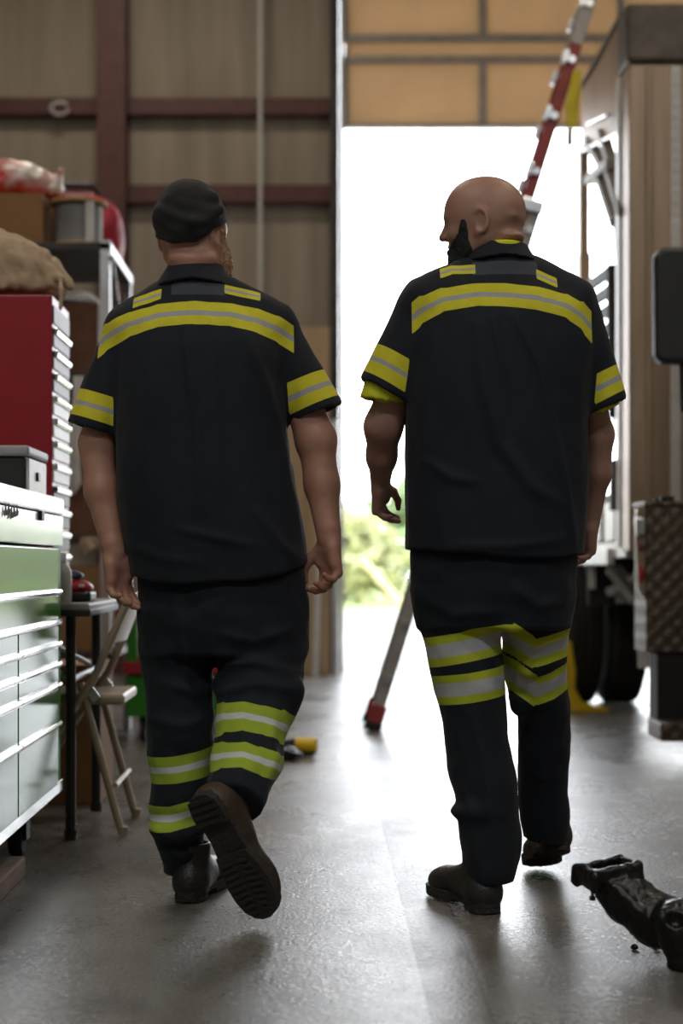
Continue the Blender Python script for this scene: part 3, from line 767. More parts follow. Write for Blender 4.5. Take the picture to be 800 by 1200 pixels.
    lL = loft(prow([(690, 482, 590, .12, 4.32), (740, 494, 587, .11, 4.32), (790, 505, 590, .10, 4.31), (830, 516, 593, .092, 4.31), (880, 521, 600, .088, 4.30), (940, 533, 608, .085, 4.28), (985, 537, 611, .085, 4.27), (1015, 541, 607, .08, 4.26), (1031, 543, 602, .078, 4.26)], 4.3), 2.1)
    lR = loft(prow([(690, 578, 674, .12, 4.33), (740, 590, 667, .11, 4.36), (790, 592, 664, .10, 4.40), (830, 603, 668, .09, 4.44), (880, 606, 667, .085, 4.50), (940, 608, 665, .082, 4.56), (980, 612, 665, .08, 4.60), (992, 615, 662, .078, 4.61)], 4.4), 2.1)
    f = Field(axis(.20, .70, .005), axis(4.08, 4.76, .005), axis(.04, 1.0, .005))
    f.add(hips, 0); f.add(lL, .018); f.add(lR, .018)
    f.add(ellips(w(612, 826, 4.38), (.03, .03, .03)), .02)
    f.add(ellips(w(562, 950, 4.24), (.075, .05, .03)), .02)
    f.cut(lambda x, y, z: np.where(y+(x-XP(606, 4.4))*-.6 < 4.42, ZP(1031, 4.26)-z, -1)); f.cut(lambda x, y, z: np.where(y > 4.45, np.where(x > XP(606, 4.5), ZP(986, 4.55)-.10*(x-XP(612, 4.6))-z, -1), -1))
    V, Q = f.mesh(2)
    isR = sample(lR, V) < sample(lL, V)
    ty, ts = tape_attrs(V, [dict(line=[(495, 768), (540, 759), (590, 749)], hw=18, sw=8, mask=~isR, Y=4.22), dict(line=[(505, 812), (550, 806), (600, 797)], hw=17.5, sw=8, mask=~isR, Y=4.23),
                            dict(line=[(588, 742), (605, 752), (625, 764), (645, 758), (668, 752)], hw=16, sw=7, mask=isR, Y=4.30), dict(line=[(588, 782), (605, 792), (628, 808), (645, 802), (670, 790)], hw=16, sw=7, mask=isR, Y=4.34)], 4.25)
    folds = [([(592, 735), (612, 748), (630, 757), (668, 742)], .008, 7), ([(604, 778), (625, 790), (664, 775)], .008, 7), ([(608, 822), (636, 832), (664, 822)], .006, 6), ([(555, 840), (568, 900), (580, 1000)], .006, 7),
             ([(530, 905), (548, 940), (556, 1010)], .005, 6), ([(494, 700), (530, 720), (585, 716)], .005, 8), ([(640, 850), (646, 920), (640, 980)], .005, 7), ([(600, 690), (630, 710), (668, 700)], .005, 7)]
    to_obj('trousers', V, Q, M['trouB'], root, {'tape_yellow': ty, 'tape_silver': ts, 'tape_grey': np.full(len(V), .05)},
           disp=lambda P: ridges(P, 4.22, folds, 4.45)+.008*pnoise(P, 9, 9, 8, 25)+.0025*pnoise(P, 30, 30, 22, 22))
    boot(M['leather'], M['solerub'], frame((XP(574, 4.22), 4.19, .004), (-.36, 1, 0), (0, 0, 1)), root, mirror=-1, L=.315)
    h = W(655, 996, 4.545); t = W(626, 1016, 4.83)
    boot(M['brownleather'], M['solerub'], frame(h, (t-h).normalized()*.3, (.0, .3, 1)), root, L=.31)
    # ---- beard along the jaw up to the ear
    beard(P, (-.94, .34, 0), (-.06, 0, 1), w(568, 261, 4.33), .96, root, M['beard'], 1.05, [((0, .062, -.118), (.036, .036, .034))], .0, ((568, 263), 4.33))
    return root

man_cap(); man_bald()
# ================================================================== the building
YW = 13.65; DX0, DX1 = XP(399, YW), 4.6; ZO = 5.75
def floor_material():
    m, nt, b = new_mat('sealed_concrete'); N = nt.nodes; L = nt.links
    tc = N.new('ShaderNodeTexCoord'); O = tc.outputs['Object']
    def nz(scale, detail=6, sx=1, sy=1, rough=.6):
        mp = N.new('ShaderNodeMapping'); mp.inputs['Scale'].default_value = (sx, sy, 1); L.new(O, mp.inputs['Vector'])
        n = N.new('ShaderNodeTexNoise'); n.inputs['Scale'].default_value = scale; n.inputs['Detail'].default_value = detail; n.inputs['Roughness'].default_value = rough
        L.new(mp.outputs[0], n.inputs['Vector']); return n.outputs['Fac']
    def ramp(v, p0, c0, p1, c1):
        r = N.new('ShaderNodeValToRGB'); r.color_ramp.elements[0].position = p0; r.color_ramp.elements[1].position = p1
        r.color_ramp.elements[0].color = (*c0, 1) if isinstance(c0, tuple) else (c0, c0, c0, 1); r.color_ramp.elements[1].color = (*c1, 1) if isinstance(c1, tuple) else (c1, c1, c1, 1)
        L.new(v, r.inputs['Fac']); return r.outputs['Color']
    def mix(mode, f, a, c):
        x = N.new('ShaderNodeMix'); x.data_type = 'RGBA'; x.blend_type = mode
        if isinstance(f, float): x.inputs[0].default_value = f
        else: L.new(f, x.inputs[0])
        L.new(a, x.inputs[6]); L.new(c, x.inputs[7]) if not isinstance(c, tuple) else setattr(x.inputs[7], 'default_value', (*c, 1))
        return x.outputs[2]
    base = ramp(nz(.9, 8), .35, (.15, .135, .12), .65, (.235, .22, .205))
    base = mix('MULTIPLY', .8, base, ramp(nz(85, 4), .36, .38, .58, 1.0))
    base = mix('MULTIPLY', .9, base, ramp(nz(5.5, 8, 1, .45), .36, .55, .50, 1.0))
    base = mix('MULTIPLY', .8, base, ramp(nz(4.3, 12, 1.2, .6, .8), .27, .2, .33, 1.0))
    # infilled trench strip running to the door
    sep = N.new('ShaderNodeSeparateXYZ'); L.new(O, sep.inputs[0])
    def band(x0, x1, soft):
        a = N.new('ShaderNodeMapRange'); a.inputs['From Min'].default_value = x0-soft; a.inputs['From Max'].default_value = x0+soft; L.new(sep.outputs['X'], a.inputs['Value'])
        c = N.new('ShaderNodeMapRange'); c.inputs['From Min'].default_value = x1+soft; c.inputs['From Max'].default_value = x1-soft; L.new(sep.outputs['X'], c.inputs['Value'])
        q = N.new('ShaderNodeMath'); q.operation = 'MULTIPLY'; L.new(a.outputs[0], q.inputs[0]); L.new(c.outputs[0], q.inputs[1]); return q.outputs[0]
    strip = band(.222, .338, .004)
    base = mix('MULTIPLY', strip, base, (.80, .74, .68))
    j1 = band(.218, .226, .001); j2 = band(.334, .342, .001)
    for j in (j1, j2): base = mix('MULTIPLY', j, base, (.5, .5, .5))
    L.new(base, b.inputs['Base Color'])
    r = mix('ADD', 1.0, ramp(nz(3.0, 7, 1, .5), .3, .18, .7, .34), ramp(nz(48, 5, 1, .6, .7), .35, .0, .65, .07)); L.new(mix('ADD', strip, r, (.05, .05, .05)), b.inputs['Roughness'])
    b.inputs['Specular IOR Level'].default_value = .62
    bp = N.new('ShaderNodeBump'); bp.inputs['Strength'].default_value = .55; bp.inputs['Distance'].default_value = .004
    ad = N.new('ShaderNodeMath'); ad.operation = 'ADD'; L.new(nz(90, 5), ad.inputs[0]); L.new(nz(9, 5), ad.inputs[1])
    L.new(ad.outputs[0], bp.inputs['Height']); L.new(bp.outputs[0], b.inputs['Normal'])
    return m
def plane(name, x0, x1, y0, y1, z, m):
    o = MB().box(x0, x1, y0, y1, z-.1, z).build(name, m); o.location.z += 0; return o
fl = struct(plane('floor', -4.2, 6.2, -4.2, YW+.25, 0, floor_material()))
# keep the floor's own coordinates at the world origin so that strip and joints land where they should
off = Vector(fl.location); fl.data.transform(Matrix.Translation(off)); fl.location = (0, 0, 0)
struct(plane('ground', -60, 90, YW+.25, 24, -.02, M['concrete']))
struct(plane('road', -60, 90, 24, 33, -.01, M['road'])); struct(plane('verge', -60, 90, 33, 90, .0, M['grass']))
struct(MB().box(-4.3, 6.3, -4.3, YW+.3, 6.4, 6.5).build('ceiling', M['ceil']))
struct(MB().box(-4.3, -4.2, -4.2, YW, 0, 6.4).build('wall_left', M['wallside']))
w_ = MB().box(6.2, 6.3, -4.2, YW, 0, 6.4); struct(w_.build('wall_right', M['wallside']))
# wall behind the camera
w_ = MB().box(-4.2, 6.2, -4.3, -4.2, 0, 6.4); struct(w_.build('wall_front', M['wallside']))
w_ = MB().box(-4.2, DX0-.02, YW, YW+.2, 0, 6.4).box(DX1, 6.2, YW, YW+.2, 0, 6.4).box(DX0-.02, DX1, YW, YW+.2, ZO, 6.4)
struct(w_.build('wall_back', M['wall']))
# red primed column and girts
def zt(py): return ZP(py, YW)
col = MB().box(XP(113, YW-.3), XP(147, YW-.3), YW-.30, YW-.285, 0, 6.4).box(XP(127, YW-.3), XP(133, YW-.3), YW-.285, YW-.02, 0, 6.4).box(XP(113, YW-.3), XP(147, YW-.3), YW-.02, YW-.005, 0, 6.4)
struct(col.build('trim_1', M['red_steel'], bevel=.004))
k = 2
for py0, py1 in ((121, 137), (222, 239)):
    g = MB().box(-4.2, XP(386, YW), YW-.13, YW-.115, zt(py1), zt(py0)).box(-4.2, XP(386, YW), YW-.13, YW-.0, zt(py1)-.01, zt(py1)).box(-4.2, XP(386, YW), YW-.13, YW-.0, zt(py0), zt(py0)+.01)
    struct(g.build('trim_%d' % k, M['red_steel'])); k += 1
for py0, py1 in ((-90, -75), (395, 405), (600, 615)):
    g = MB().box(-4.2, XP(386, YW), YW-.13, YW-.115, zt(py1), zt(py0)).box(-4.2, XP(386, YW), YW-.13, YW, zt(py0), zt(py0)+.01)
    struct(g.build('trim_%d' % k, M['red_steel'])); k += 1
# door jamb (dark channel) and track
struct(MB().box(XP(386, YW), XP(397, YW), YW-.12, YW+.22, 0, 6.4).build('trim_%d' % k, M['dark_steel'], bevel=.005)); k += 1
struct(MB().box(DX1-.02, DX1+.10, YW-.12, YW+.22, 0, 6.4).build('trim_%d' % k, M['dark_steel'], bevel=.005)); k += 1
# sectional overhead door, part raised
door = bpy.data.objects.new('door_1', None); COL.objects.link(door); door.location = (DX0, YW-.05, zt(152)); door['kind'] = 'structure'
yd = YW-.06
for z0, z1 in ((zt(151), zt(76)), (zt(70), zt(52)), (zt(44), zt(-70))):
    MB().box(DX0+.03, DX1-.03, yd, yd+.04, z0, z1).build('panel', M['doorpanel'], door)
for py, h in ((150.5, .03), (73, .05), (48, .055), (-72, .05)):
    MB().box(DX0+.01, DX1-.01, yd-.035, yd+.045, zt(py)-h/2, zt(py)+h/2).build('rail', M['doorframe'], door, bevel=.004)
sx = DX0+.04
for pxs in (403, 565, 727, 889):
    x = XP(pxs, yd)
    MB().box(x-.028, x+.028, yd-.03, yd+.041, zt(150), zt(75)).box(x-.028, x+.028, yd-.03, yd+.041, zt(44), zt(-70)).build('stile', M['doorframe'], door, bevel=.003)
for x in (DX0+.0, DX1-.03):
    MB().box(x-.01, x+.025, YW-.14, YW-.085, .0, 5.7).build('track', M['galv'], door, bevel=.003)

# leaning sheets beside the door, a pale pole, cable on the wall
sh = MB(); a = math.radians(2.2)
for i, (x0, x1, h, dy) in enumerate(((-.62, XP(386, 13.3), ZP(383, 13.4), .0),)):
    Mx = Matrix.Translation((0, 13.30, 0)) @ Matrix.Rotation(-a, 4, 'X')
    sh.box(x0, x1, 0, .018, .0, h, Mx)
tag(sh.build('plywood_sheet', M['ply'], bevel=.003), 'tall tan plywood sheet leaning on the wall left of the open bay door', 'plywood')
Mx = Matrix.Translation((0, 13.24, 0)) @ Matrix.Rotation(-a, 4, 'X')
tag(MB().box(-.05, XP(386, 13.3)-.0, 0, .016, 0, 2.2, Mx).build('timber_board', M['ply'], bevel=.003), 'shorter tan board leaning on the plywood sheet by the door jamb', 'board')
tag(MB().bar((XP(369, 13.1), 13.14, .0), (XP(377, 13.1), 13.22, 1.55), .045, .03, (0, 1, 0)).build('pale_batten', M['ltgrey'], bevel=.003), 'narrow pale grey batten leaning against the tan boards near the jamb', 'batten')
tag(MB().bar((XP(395, 13.1)-.01, 13.27, .0), (XP(395, 13.1)-.01, 13.38, 2.0), .05, .03, (0, 1, 0)).build('metal_strip', M['galv'], bevel=.003), 'galvanised strip standing upright against the dark door jamb', 'metal strip')
tag(MB().tube([(XP(305, 13.5), 13.5, z) for z in (2.9, 4, 5, 6.4)], .017, 8).build('wall_conduit', M['ltgrey'], smooth=True), 'thin pale conduit running down the insulated wall above the capped man', 'conduit')
ring = [(XP(68, 13.4)+.07*math.cos(t), 13.50, ZP(127, 13.5)+.05*math.sin(t)) for t in np.linspace(.6, 2*PI, 14)]
tag(MB().tube(ring, .012, 6).build('hanging_wire', M['galv'], smooth=True), 'small loop of wire hung on the upper red girt', 'wire')

# ================================================================== outdoors
def tree(x, y, h, r, label, leafm, seed):
    rnd = random.Random(seed)
    root = empty('tree', (x, y, 0), label, 'tree', 'trees beyond the road')
    t = MB().tube([(x, y, 0), (x+.1, y, h*.35), (x-.05, y+.1, h*.7)], [.16*h/5, .11*h/5, .04*h/5], 8)
    for q in range(5):
        an = rnd.random()*6.28; t.tube([(x+.05, y, h*(.3+.07*q)), (x+math.cos(an)*r*.6, y+math.sin(an)*r*.6, h*(.5+.08*q))], [.05, .015], 6)
    t.build('trunk', M['bark'], root, smooth=True)
    mb = MB()
    blobs = [(rnd.uniform(-.65, .65)*r, rnd.uniform(-.6, .6)*r, h*rnd.uniform(.22, .9), r*rnd.uniform(.3, .5)) for _ in range(20)]
    for bx, by, bz, br in blobs:
        for _ in range(95):
            d = Vector((rnd.gauss(0, 1), rnd.gauss(0, 1), rnd.gauss(0, 1))).normalized()*br*rnd.uniform(.55, 1.05)
            c = Vector((x+bx, y+by, max(.15, bz)))+d; s = rnd.uniform(.09, .2)
            u = Vector((rnd.gauss(0, 1), rnd.gauss(0, 1), rnd.gauss(0, 1))).normalized(); v = u.orthogonal().normalized()
            mb.add([c-u*s, c+v*s*.5, c+u*s, c-v*s*.5], [(0, 1, 2, 3)])
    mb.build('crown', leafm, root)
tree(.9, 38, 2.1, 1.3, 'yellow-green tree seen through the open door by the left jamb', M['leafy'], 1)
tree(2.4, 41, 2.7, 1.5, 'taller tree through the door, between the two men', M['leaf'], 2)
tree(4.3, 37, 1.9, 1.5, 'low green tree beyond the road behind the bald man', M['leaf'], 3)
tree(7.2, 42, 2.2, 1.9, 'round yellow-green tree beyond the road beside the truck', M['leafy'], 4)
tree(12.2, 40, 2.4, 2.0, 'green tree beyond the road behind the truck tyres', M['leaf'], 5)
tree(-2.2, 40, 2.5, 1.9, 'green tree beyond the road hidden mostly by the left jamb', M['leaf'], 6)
gy = 22.0
g = empty('guard_pole', (XP(478, gy), gy, 0), 'slanting pale yellow guard pole seen outside between the two men', 'pole')
MB().tube([W(424, 655, gy), W(470, 708, gy), W(478, 740, gy)], .045, 10).build('sleeve', M['paleyellow'], g, smooth=True)
MB().tube([W(478, 738, gy), (XP(482, gy), gy, -.02)], .02, 8).build('anchor', M['galv'], g, smooth=True)

# ================================================================== left side of the workshop
# ---- green roller cabinet
GX = -.78; G0, G1 = 3.7, 5.24
gz = lambda py: ZP(py, G1)
cab = empty('tool_cabinet', (GX-.28, 4.47, 0), 'green roller tool cabinet with white top and bright drawer trims', 'tool cabinet')
MB().box(GX-.56, GX, G0, G1, gz(926), gz(642)).build('carcass', M['greenside'], cab, bevel=.006)
MB().box(GX-.57, GX+.008, G0-.01, G1+.008, gz(604), gz(584)).build('lid', M['white'], cab, bevel=.008)
MB().box(GX-.56, GX+.006, G0, G1+.004, gz(640.5), gz(605.2)).build('top_tray', M['white'], cab, bevel=.004)
lk = MB().box(GX+.005, GX+.016, 4.78, 4.83, .985, 1.012); lk.build('lock', M['dark_steel'], cab, bevel=.003)
# script-like raised badge at the picture edge
bd = MB()
for i in range(5):
    y = 4.24+i*.04; z = .992+.005*math.sin(i*2.1)
    bd.tube([(GX+.010, y, z-.012), (GX+.010, y+.012, z+.018), (GX+.010, y+.020, z-.008), (GX+.010, y+.034, z+.004)], .0016, 6)
bd.build('badge', M['grey'], cab, smooth=True)
split = 4.42
lv = [641, 694, 728, 753, 776, 800, 844, 914]
for i in range(len(lv)-1):
    z1, z0 = gz(lv[i])-.006, gz(lv[i+1])+.004
    cols = ((G0+.03, G1-.13),) if i < 2 else ((G0+.03, split-.006), (split+.006, G1-.13))
    for y0, y1 in cols:
        d = MB().box(GX-.02, GX+.012, y0, y1, z0, z1-.0).build('drawer', M['green'], cab, bevel=.004)
        h = MB().prism([(0, 0), (.012, .003), (.015, .012), (.012, .020), (.006, .019), (0, .020)], (GX+.010, y0, z0-.012), (1, 0, 0), (0, 0, 1), (0, y1-y0, 0))
        if i < 6: h.build('handle', M['chrome'], d, bevel=.002)
MB().box(GX-.0, GX+.006, G0, G1, gz(926), gz(912)).build('bottom_rail', M['chrome'], cab, bevel=.003)
for y in (G0+.2, 5.05):
    for x in (GX-.10, GX-.48):
        c = MB().box(x-.035, x+.035, y-.05, y+.05, .115, gz(926)+.004).build('caster', M['black'], cab, bevel=.004)
        MB().lathe([(.055, -.02), (.06, -.012), (.06, .012), (.055, .02)], (x, y, .06), 'x', 24).build('wheel', M['rubber'], c, smooth=True)
        MB().box(x-.032, x-.024, y-.03, y+.03, .05, .13).box(x+.024, x+.032, y-.03, y+.03, .05, .13).each('fork', M['dark_steel'], c)
# ---- timber under it
tag(MB().box(-1.00, -.80, 4.05, 4.72, 0, .055).build('timber_block', M['timber'], bevel=.006), 'rough brown timber block on the floor under the green cabinet', 'timber')
# ---- box on it
bx = empty('equipment_box', (-1.05, 5.04, gz(584)), 'black equipment case with pale grey end on the green cabinet', 'case')
z0 = gz(584)+.001
MB().box(-1.30, -.825, 4.86, 5.19, z0, z0+.105).build('body', M['black'], bx, bevel=.006)
MB().box(-1.31, -.812, 4.845, 5.205, z0+.105, z0+.135).build('lid', M['grey'], bx, bevel=.010, seg=3)
MB().box(-.825, -.815, 4.87, 5.18, z0+.004, z0+.10).build('end_panel', M['ltgrey'], bx, bevel=.003)
MB().box(-.816, -.808, 4.99, 5.03, z0+.04, z0+.065).build('latch', M['black'], bx, bevel=.002)

# ---- folding table
tb = empty('folding_table', (-1.3, 5.66, 0), 'black-topped folding table behind the green cabinet', 'table')
TX, TY0, TY1 = -.70, 5.29, 6.04
MB().box(-2.4, TX, TY0, TY1, .708, .742).build('tabletop', M['grey'], tb, bevel=.008)
MB().box(-2.402, TX+.004, TY0-.004, TY1+.004, .700, .722).build('edge_band', M['dark_steel'], tb, bevel=.004)
for x in (-.765, -2.3):
    for y in (TY0+.055, TY1-.07):
        MB().tube([(x, y, .01), (x, y, .70)], .0165, 12).tube([(x, y, 0), (x, y, .03)], .021, 12).build('leg', M['vinyl'], tb, smooth=True)
    MB().tube([(x, TY0+.055, .50), (x, TY1-.07, .50)], .012, 10).build('crossbar', M['vinyl'], tb, smooth=True)
MB().tube([(-.765, TY0+.055, .50), (-1.1, TY0+.2, .70)], .009, 8).tube([(-.765, TY1-.07, .50), (-1.1, TY1-.2, .70)], .009, 8).each('brace', M['galv'], tb, smooth=True)

# ---- red tool chest on the table
RX = -.862
rc = empty('tool_chest', (RX-.3, 5.78, .742), 'tall red steel tool chest with shiny drawers standing on the folding table', 'tool chest')
RZ1 = ZP(345, 5.6); R0, R1 = 5.60, 5.98
MB().box(RX-.66, RX, R0, R1, .743, RZ1).build('cabinet', M['red'], rc, bevel=.006)
n = 13; dz = (RZ1-.78)/n
for i in range(n):
    a0 = .76+i*dz
    d = MB().box(RX-.01, RX+.004, R0+.012, R1-.01, a0, a0+dz-.012).build('drawer', M['ltgrey'] if 5 <= i <= 8 else M['dark_steel'], rc, bevel=.004)
    if i < 12: MB().prism([(0, 0), (.008, .0), (.012, .012), (.008, .022), (0, .022)], (RX+.004, R0+.03, a0+dz*.55), (1, 0, 0), (0, 0, 1), (0, R1-R0-.06, 0)).build('handle', M['chrome'], d, bevel=.002)

# ---- canvas bag on the chest
f = Field(axis(-1.36, -.72, .006), axis(5.42, 6.08, .007), axis(RZ1-.08, RZ1+.34, .006))
f.add(ellips((-1.10, 5.82, RZ1+.12), (.20, .15, .125)), 0); f.add(ellips((-.955, 5.80, RZ1+.07), (.12, .13, .09)), .05); f.add(ellips((-1.16, 5.80, RZ1+.16), (.12, .12, .10)), .05)
for q in range(7):
    a0 = -1.20+q*.045; zt_ = RZ1+.235-.012*q
    f.add(capsule((a0, 5.72, zt_), (a0+.05, 5.665, zt_-.07), .024, .020), .015); f.add(capsule((a0+.05, 5.665, zt_-.07), (a0+.12, 5.655, RZ1+.035), .020, .014), .015)
f.add(capsule((-1.00, 5.67, RZ1+.12), (-.88, 5.68, RZ1+.075), .024, .020), .015); f.add(capsule((-1.02, 5.66, RZ1+.05), (-.89, 5.66, RZ1+.045), .022, .018), .012)
f.add(capsule((-.89, 5.68, RZ1+.075), (-.835, 5.62, RZ1+.055), .014, .011), .01); f.add(capsule((-.835, 5.62, RZ1+.055), (-.83, 5.585, RZ1+.01), .011, .008), .01); f.add(capsule((-.83, 5.585, RZ1+.01), (-.832, 5.580, RZ1-.05), .008, .007), .01)
f.cut(lambda x, y, z: np.where((x > RX+.012) | (y < 5.592), -1, RZ1+.012-z))
V, Q = f.mesh(1)
tag(to_obj('canvas_bag', V, Q, M['canvas'], None, disp=lambda P: (.012*pnoise(P, 12, 12, 6, 2)+.006*pnoise(P, 30, 30, 12, 7)+.013*np.sin(P[:, 0]*62+P[:, 2]*34+7*pnoise(P, 7, 7, 7, 4))*np.clip(.6+pnoise(P, 9, 9, 9, 11), 0, 1))*np.clip((P[:, 2]-RZ1-.012)*30, 0, 1)), 'crumpled tan canvas bag slumped on top of the red tool chest', 'bag')

# ---- steel shelving behind
SX, S0, S1 = -.962, 8.0, 8.95; SZ = ZP(284, 8.0)
sh = empty('shelving_rack', (-1.5, 8.47, 0), 'tall dark steel shelving rack holding boxes, spool and bags', 'shelving')
levels = (.45, 1.0, 1.76, SZ)
for z in levels: MB().box(-2.1, SX, S0, S1, z-.035, z).build('shelf', M['dark_steel'], sh, bevel=.003)
for x in (SX, -2.1):
    for y in (S0, S1):
        s = 1 if x < -1.5 else -1; t = 1 if y == S0 else -1
        MB().box(min(x, x+s*.045), max(x, x+s*.045), min(y, y+t*.004), max(y, y+t*.004), 0, SZ+.01).box(min(x, x+s*.004), max(x, x+s*.004), min(y, y+t*.045), max(y, y+t*.045), 0, SZ+.01).build('post', M['galv'], sh)
MB().box(SX-.002, SX+.006, S0, S1, SZ-.045, SZ+.0).build('edge_beam', M['alu'], sh, bevel=.002)
MB().bar((SX-.004, S0+.02, SZ-.06), (SX-.004, S1-.02, 1.70), .006, .035, (1, 0, 0)).build('diagonal_brace', M['galv'], sh)

def carton(x0, x1, y0, y1, z0, z1, label, m='card', name='cardboard_box', group=None, ang=0):
    c = Vector(((x0+x1)/2, (y0+y1)/2, 0)); R = Matrix.Translation(c) @ Matrix.Rotation(ang, 4, 'Z') @ Matrix.Translation(-c)
    r = empty(name, ((x0+x1)/2, (y0+y1)/2, z0), label, 'box', group)
    MB().box(x0, x1, y0, y1, z0, z1-.004, R).build('body', M[m], r, bevel=.003)
    fl_ = MB().box(x0+.001, x1-.001, y0+.001, (y0+y1)/2-.003, z1-.004, z1, R).box(x0+.001, x1-.001, (y0+y1)/2+.003, y1-.001, z1-.004, z1, R); fl_.build('flap', M[m], r)
    MB().box(x0+.01, x1-.01, (y0+y1)/2-.025, (y0+y1)/2+.025, z1, z1+.001, R).build('tape', M['canvas'], r)
    return r
e = .001
carton(-1.72, XP(50, 8.05), 8.05, 8.45, SZ+e, ZP(226, 8.05), 'brown cardboard box on top of the rack under the red and white bag')
carton(-1.20, -1.03, 8.10, 8.50, 1.76+e, ZP(356, 8.1), 'brown printed carton on the second shelf beside the red chest', 'carddark', group='boxes on the shelving rack')
carton(-1.70, -1.23, 8.10, 8.60, 1.76+e, 2.05, 'wider carton on the second shelf hidden behind the red chest', 'card', group='boxes on the shelving rack')
carton(-1.21, -1.01, 8.06, 8.40, 1.0+e, 1.40, 'dark brown box on the middle shelf behind the capped man', 'carddark', group='boxes on the shelving rack')
carton(-1.19, -1.01, 8.10, 8.45, 1.40+2*e, 1.68, 'upper dark brown box stacked on the middle shelf', 'carddark', group='boxes on the shelving rack')
carton(-1.24, -1.00, 8.06, 8.50, .45+e, .86, 'orange-brown carton on the lowest shelf above the floor', 'card', group='boxes on the shelving rack')
# crumpled paper on the carton
f = Field(axis(-1.36, -.98, .008), axis(8.02, 8.6, .01), axis(2.03, 2.28, .007))
f.add(ellips((-1.15, 8.28, 2.13), (.12, .14, .05)), 0); f.add(capsule((-1.24, 8.25, 2.16), (-1.06, 8.2, 2.11), .05, .02), .03)
f.cut(lambda x, y, z: 2.115-z+0*x+0*y)
V, Q = f.mesh(1)
tag(to_obj('packing_paper', V, Q, M['white_cloth'], None, disp=lambda P: .02*pnoise(P, 12, 12, 12, 2)), 'crumpled off-white packing paper lying on the printed carton', 'paper')
# spool
sc = Vector((XP(92, 8.2), 8.2, SZ+.001)); rr = 34*8.2/F
sp = empty('cable_spool', sc, 'wooden cable spool wound with dark cable on top of the rack', 'spool')
h = ZP(237, 8.2)-sc.z
for z in (0, h-.02): MB().lathe([(rr-.003, z), (rr, z+.004), (rr, z+.016), (rr-.003, z+.02)], sc, 'z', 48).build('flange', M['wood'], sp, smooth=True)
pr = [(rr*.5, .02)]
for i in range(12): pr += [(rr*.80, .022+i*(h-.044)/12+.001), (rr*.83, .022+(i+.5)*(h-.044)/12)]
pr += [(rr*.5, h-.02)]
MB().lathe(pr, sc, 'z', 40).build('cable_winding', M['grey'], sp, smooth=True)
MB().box(sc.x+rr*.35, sc.x+rr*.62, sc.y-rr*.86, sc.y-rr*.70, sc.z+.02, sc.z+h-.02).build('paper_label', M['white_cloth'], sp)
# red bag
f = Field(axis(-1.45, -.90, .007), axis(8.35, 8.98, .008), axis(SZ-.01, SZ+.50, .007))
f.add(loft([(SZ, -1.16, .17, 8.68, .14), (SZ+.12, -1.16, .185, 8.68, .15), (SZ+.26, -1.17, .18, 8.68, .14), (SZ+.34, -1.18, .13, 8.68, .10), (SZ+.37, -1.18, .10, 8.68, .06)], 3), 0)
f.cut(lambda x, y, z: SZ+.014-z+0*x+0*y)
V, Q = f.mesh(2)
rb = to_obj('tool_bag', V, Q, M['redcloth'], None, disp=lambda P: .010*pnoise(P, 12, 12, 9, 5)); tag(rb, 'red nylon bag with black straps on top of the rack behind the spool', 'bag')
MB().box(-1.22, -1.13, 8.515, 8.535, SZ+.01, SZ+.33).build('strap', M['vinyl'], rb)
MB().tube([(-1.30, 8.62, SZ+.33), (-1.26, 8.60, SZ+.40), (-1.12, 8.60, SZ+.40), (-1.06, 8.62, SZ+.33)], .016, 8).build('carry_handle', M['vinyl'], rb, smooth=True)
MB().box(-1.10, -1.085, 8.51, 8.53, SZ+.01, SZ+.30).build('zip', M['ltgrey'], rb)
# plastic bag
m, nt, b = new_mat('red_white_plastic'); N = nt.nodes; L = nt.links
tc = N.new('ShaderNodeTexCoord'); nn = N.new('ShaderNodeTexNoise'); nn.inputs['Scale'].default_value = 5.5; nn.inputs['Detail'].default_value = 3
L.new(tc.outputs['Object'], nn.inputs['Vector'])
sz = N.new('ShaderNodeSeparateXYZ'); L.new(tc.outputs['Object'], sz.inputs[0]); mm = N.new('ShaderNodeMath'); mm.operation = 'MULTIPLY_ADD'; mm.inputs[1].default_value = 1.6; L.new(sz.outputs['Z'], mm.inputs[0]); L.new(nn.outputs['Fac'], mm.inputs[2])
cr = N.new('ShaderNodeValToRGB'); cr.color_ramp.elements[0].position = .60; cr.color_ramp.elements[0].color = (.50, .05, .03, 1); cr.color_ramp.elements[1].position = .78; cr.color_ramp.elements[1].color = (.66, .62, .60, 1)
L.new(mm.outputs[0], cr.inputs['Fac']); L.new(cr.outputs[0], b.inputs['Base Color']); b.inputs['Roughness'].default_value = .3
zb_ = ZP(226, 8.05)+.016
f = Field(axis(-1.85, -1.15, .007), axis(8.0, 8.55, .009), axis(zb_-.01, zb_+.30, .007))
f.add(ellips((-1.50, 8.25, zb_+.06), (.25, .17, .12)), 0); f.add(ellips((-1.30, 8.24, zb_+.05), (.085, .10, .065)), .04); f.add(capsule((-1.25, 8.22, zb_+.08), (-1.225, 8.2, zb_+.12), .03, .02), .02)
f.cut(lambda x, y, z: zb_-z+0*x+0*y)
V, Q = f.mesh(1)
tag(to_obj('plastic_bag', V, Q, m, None, disp=lambda P: .018*pnoise(P, 10, 10, 10, 2)+.010*pnoise(P, 26, 26, 26, 8)), 'clear plastic bag of red and white material on the top cardboard box', 'bag')
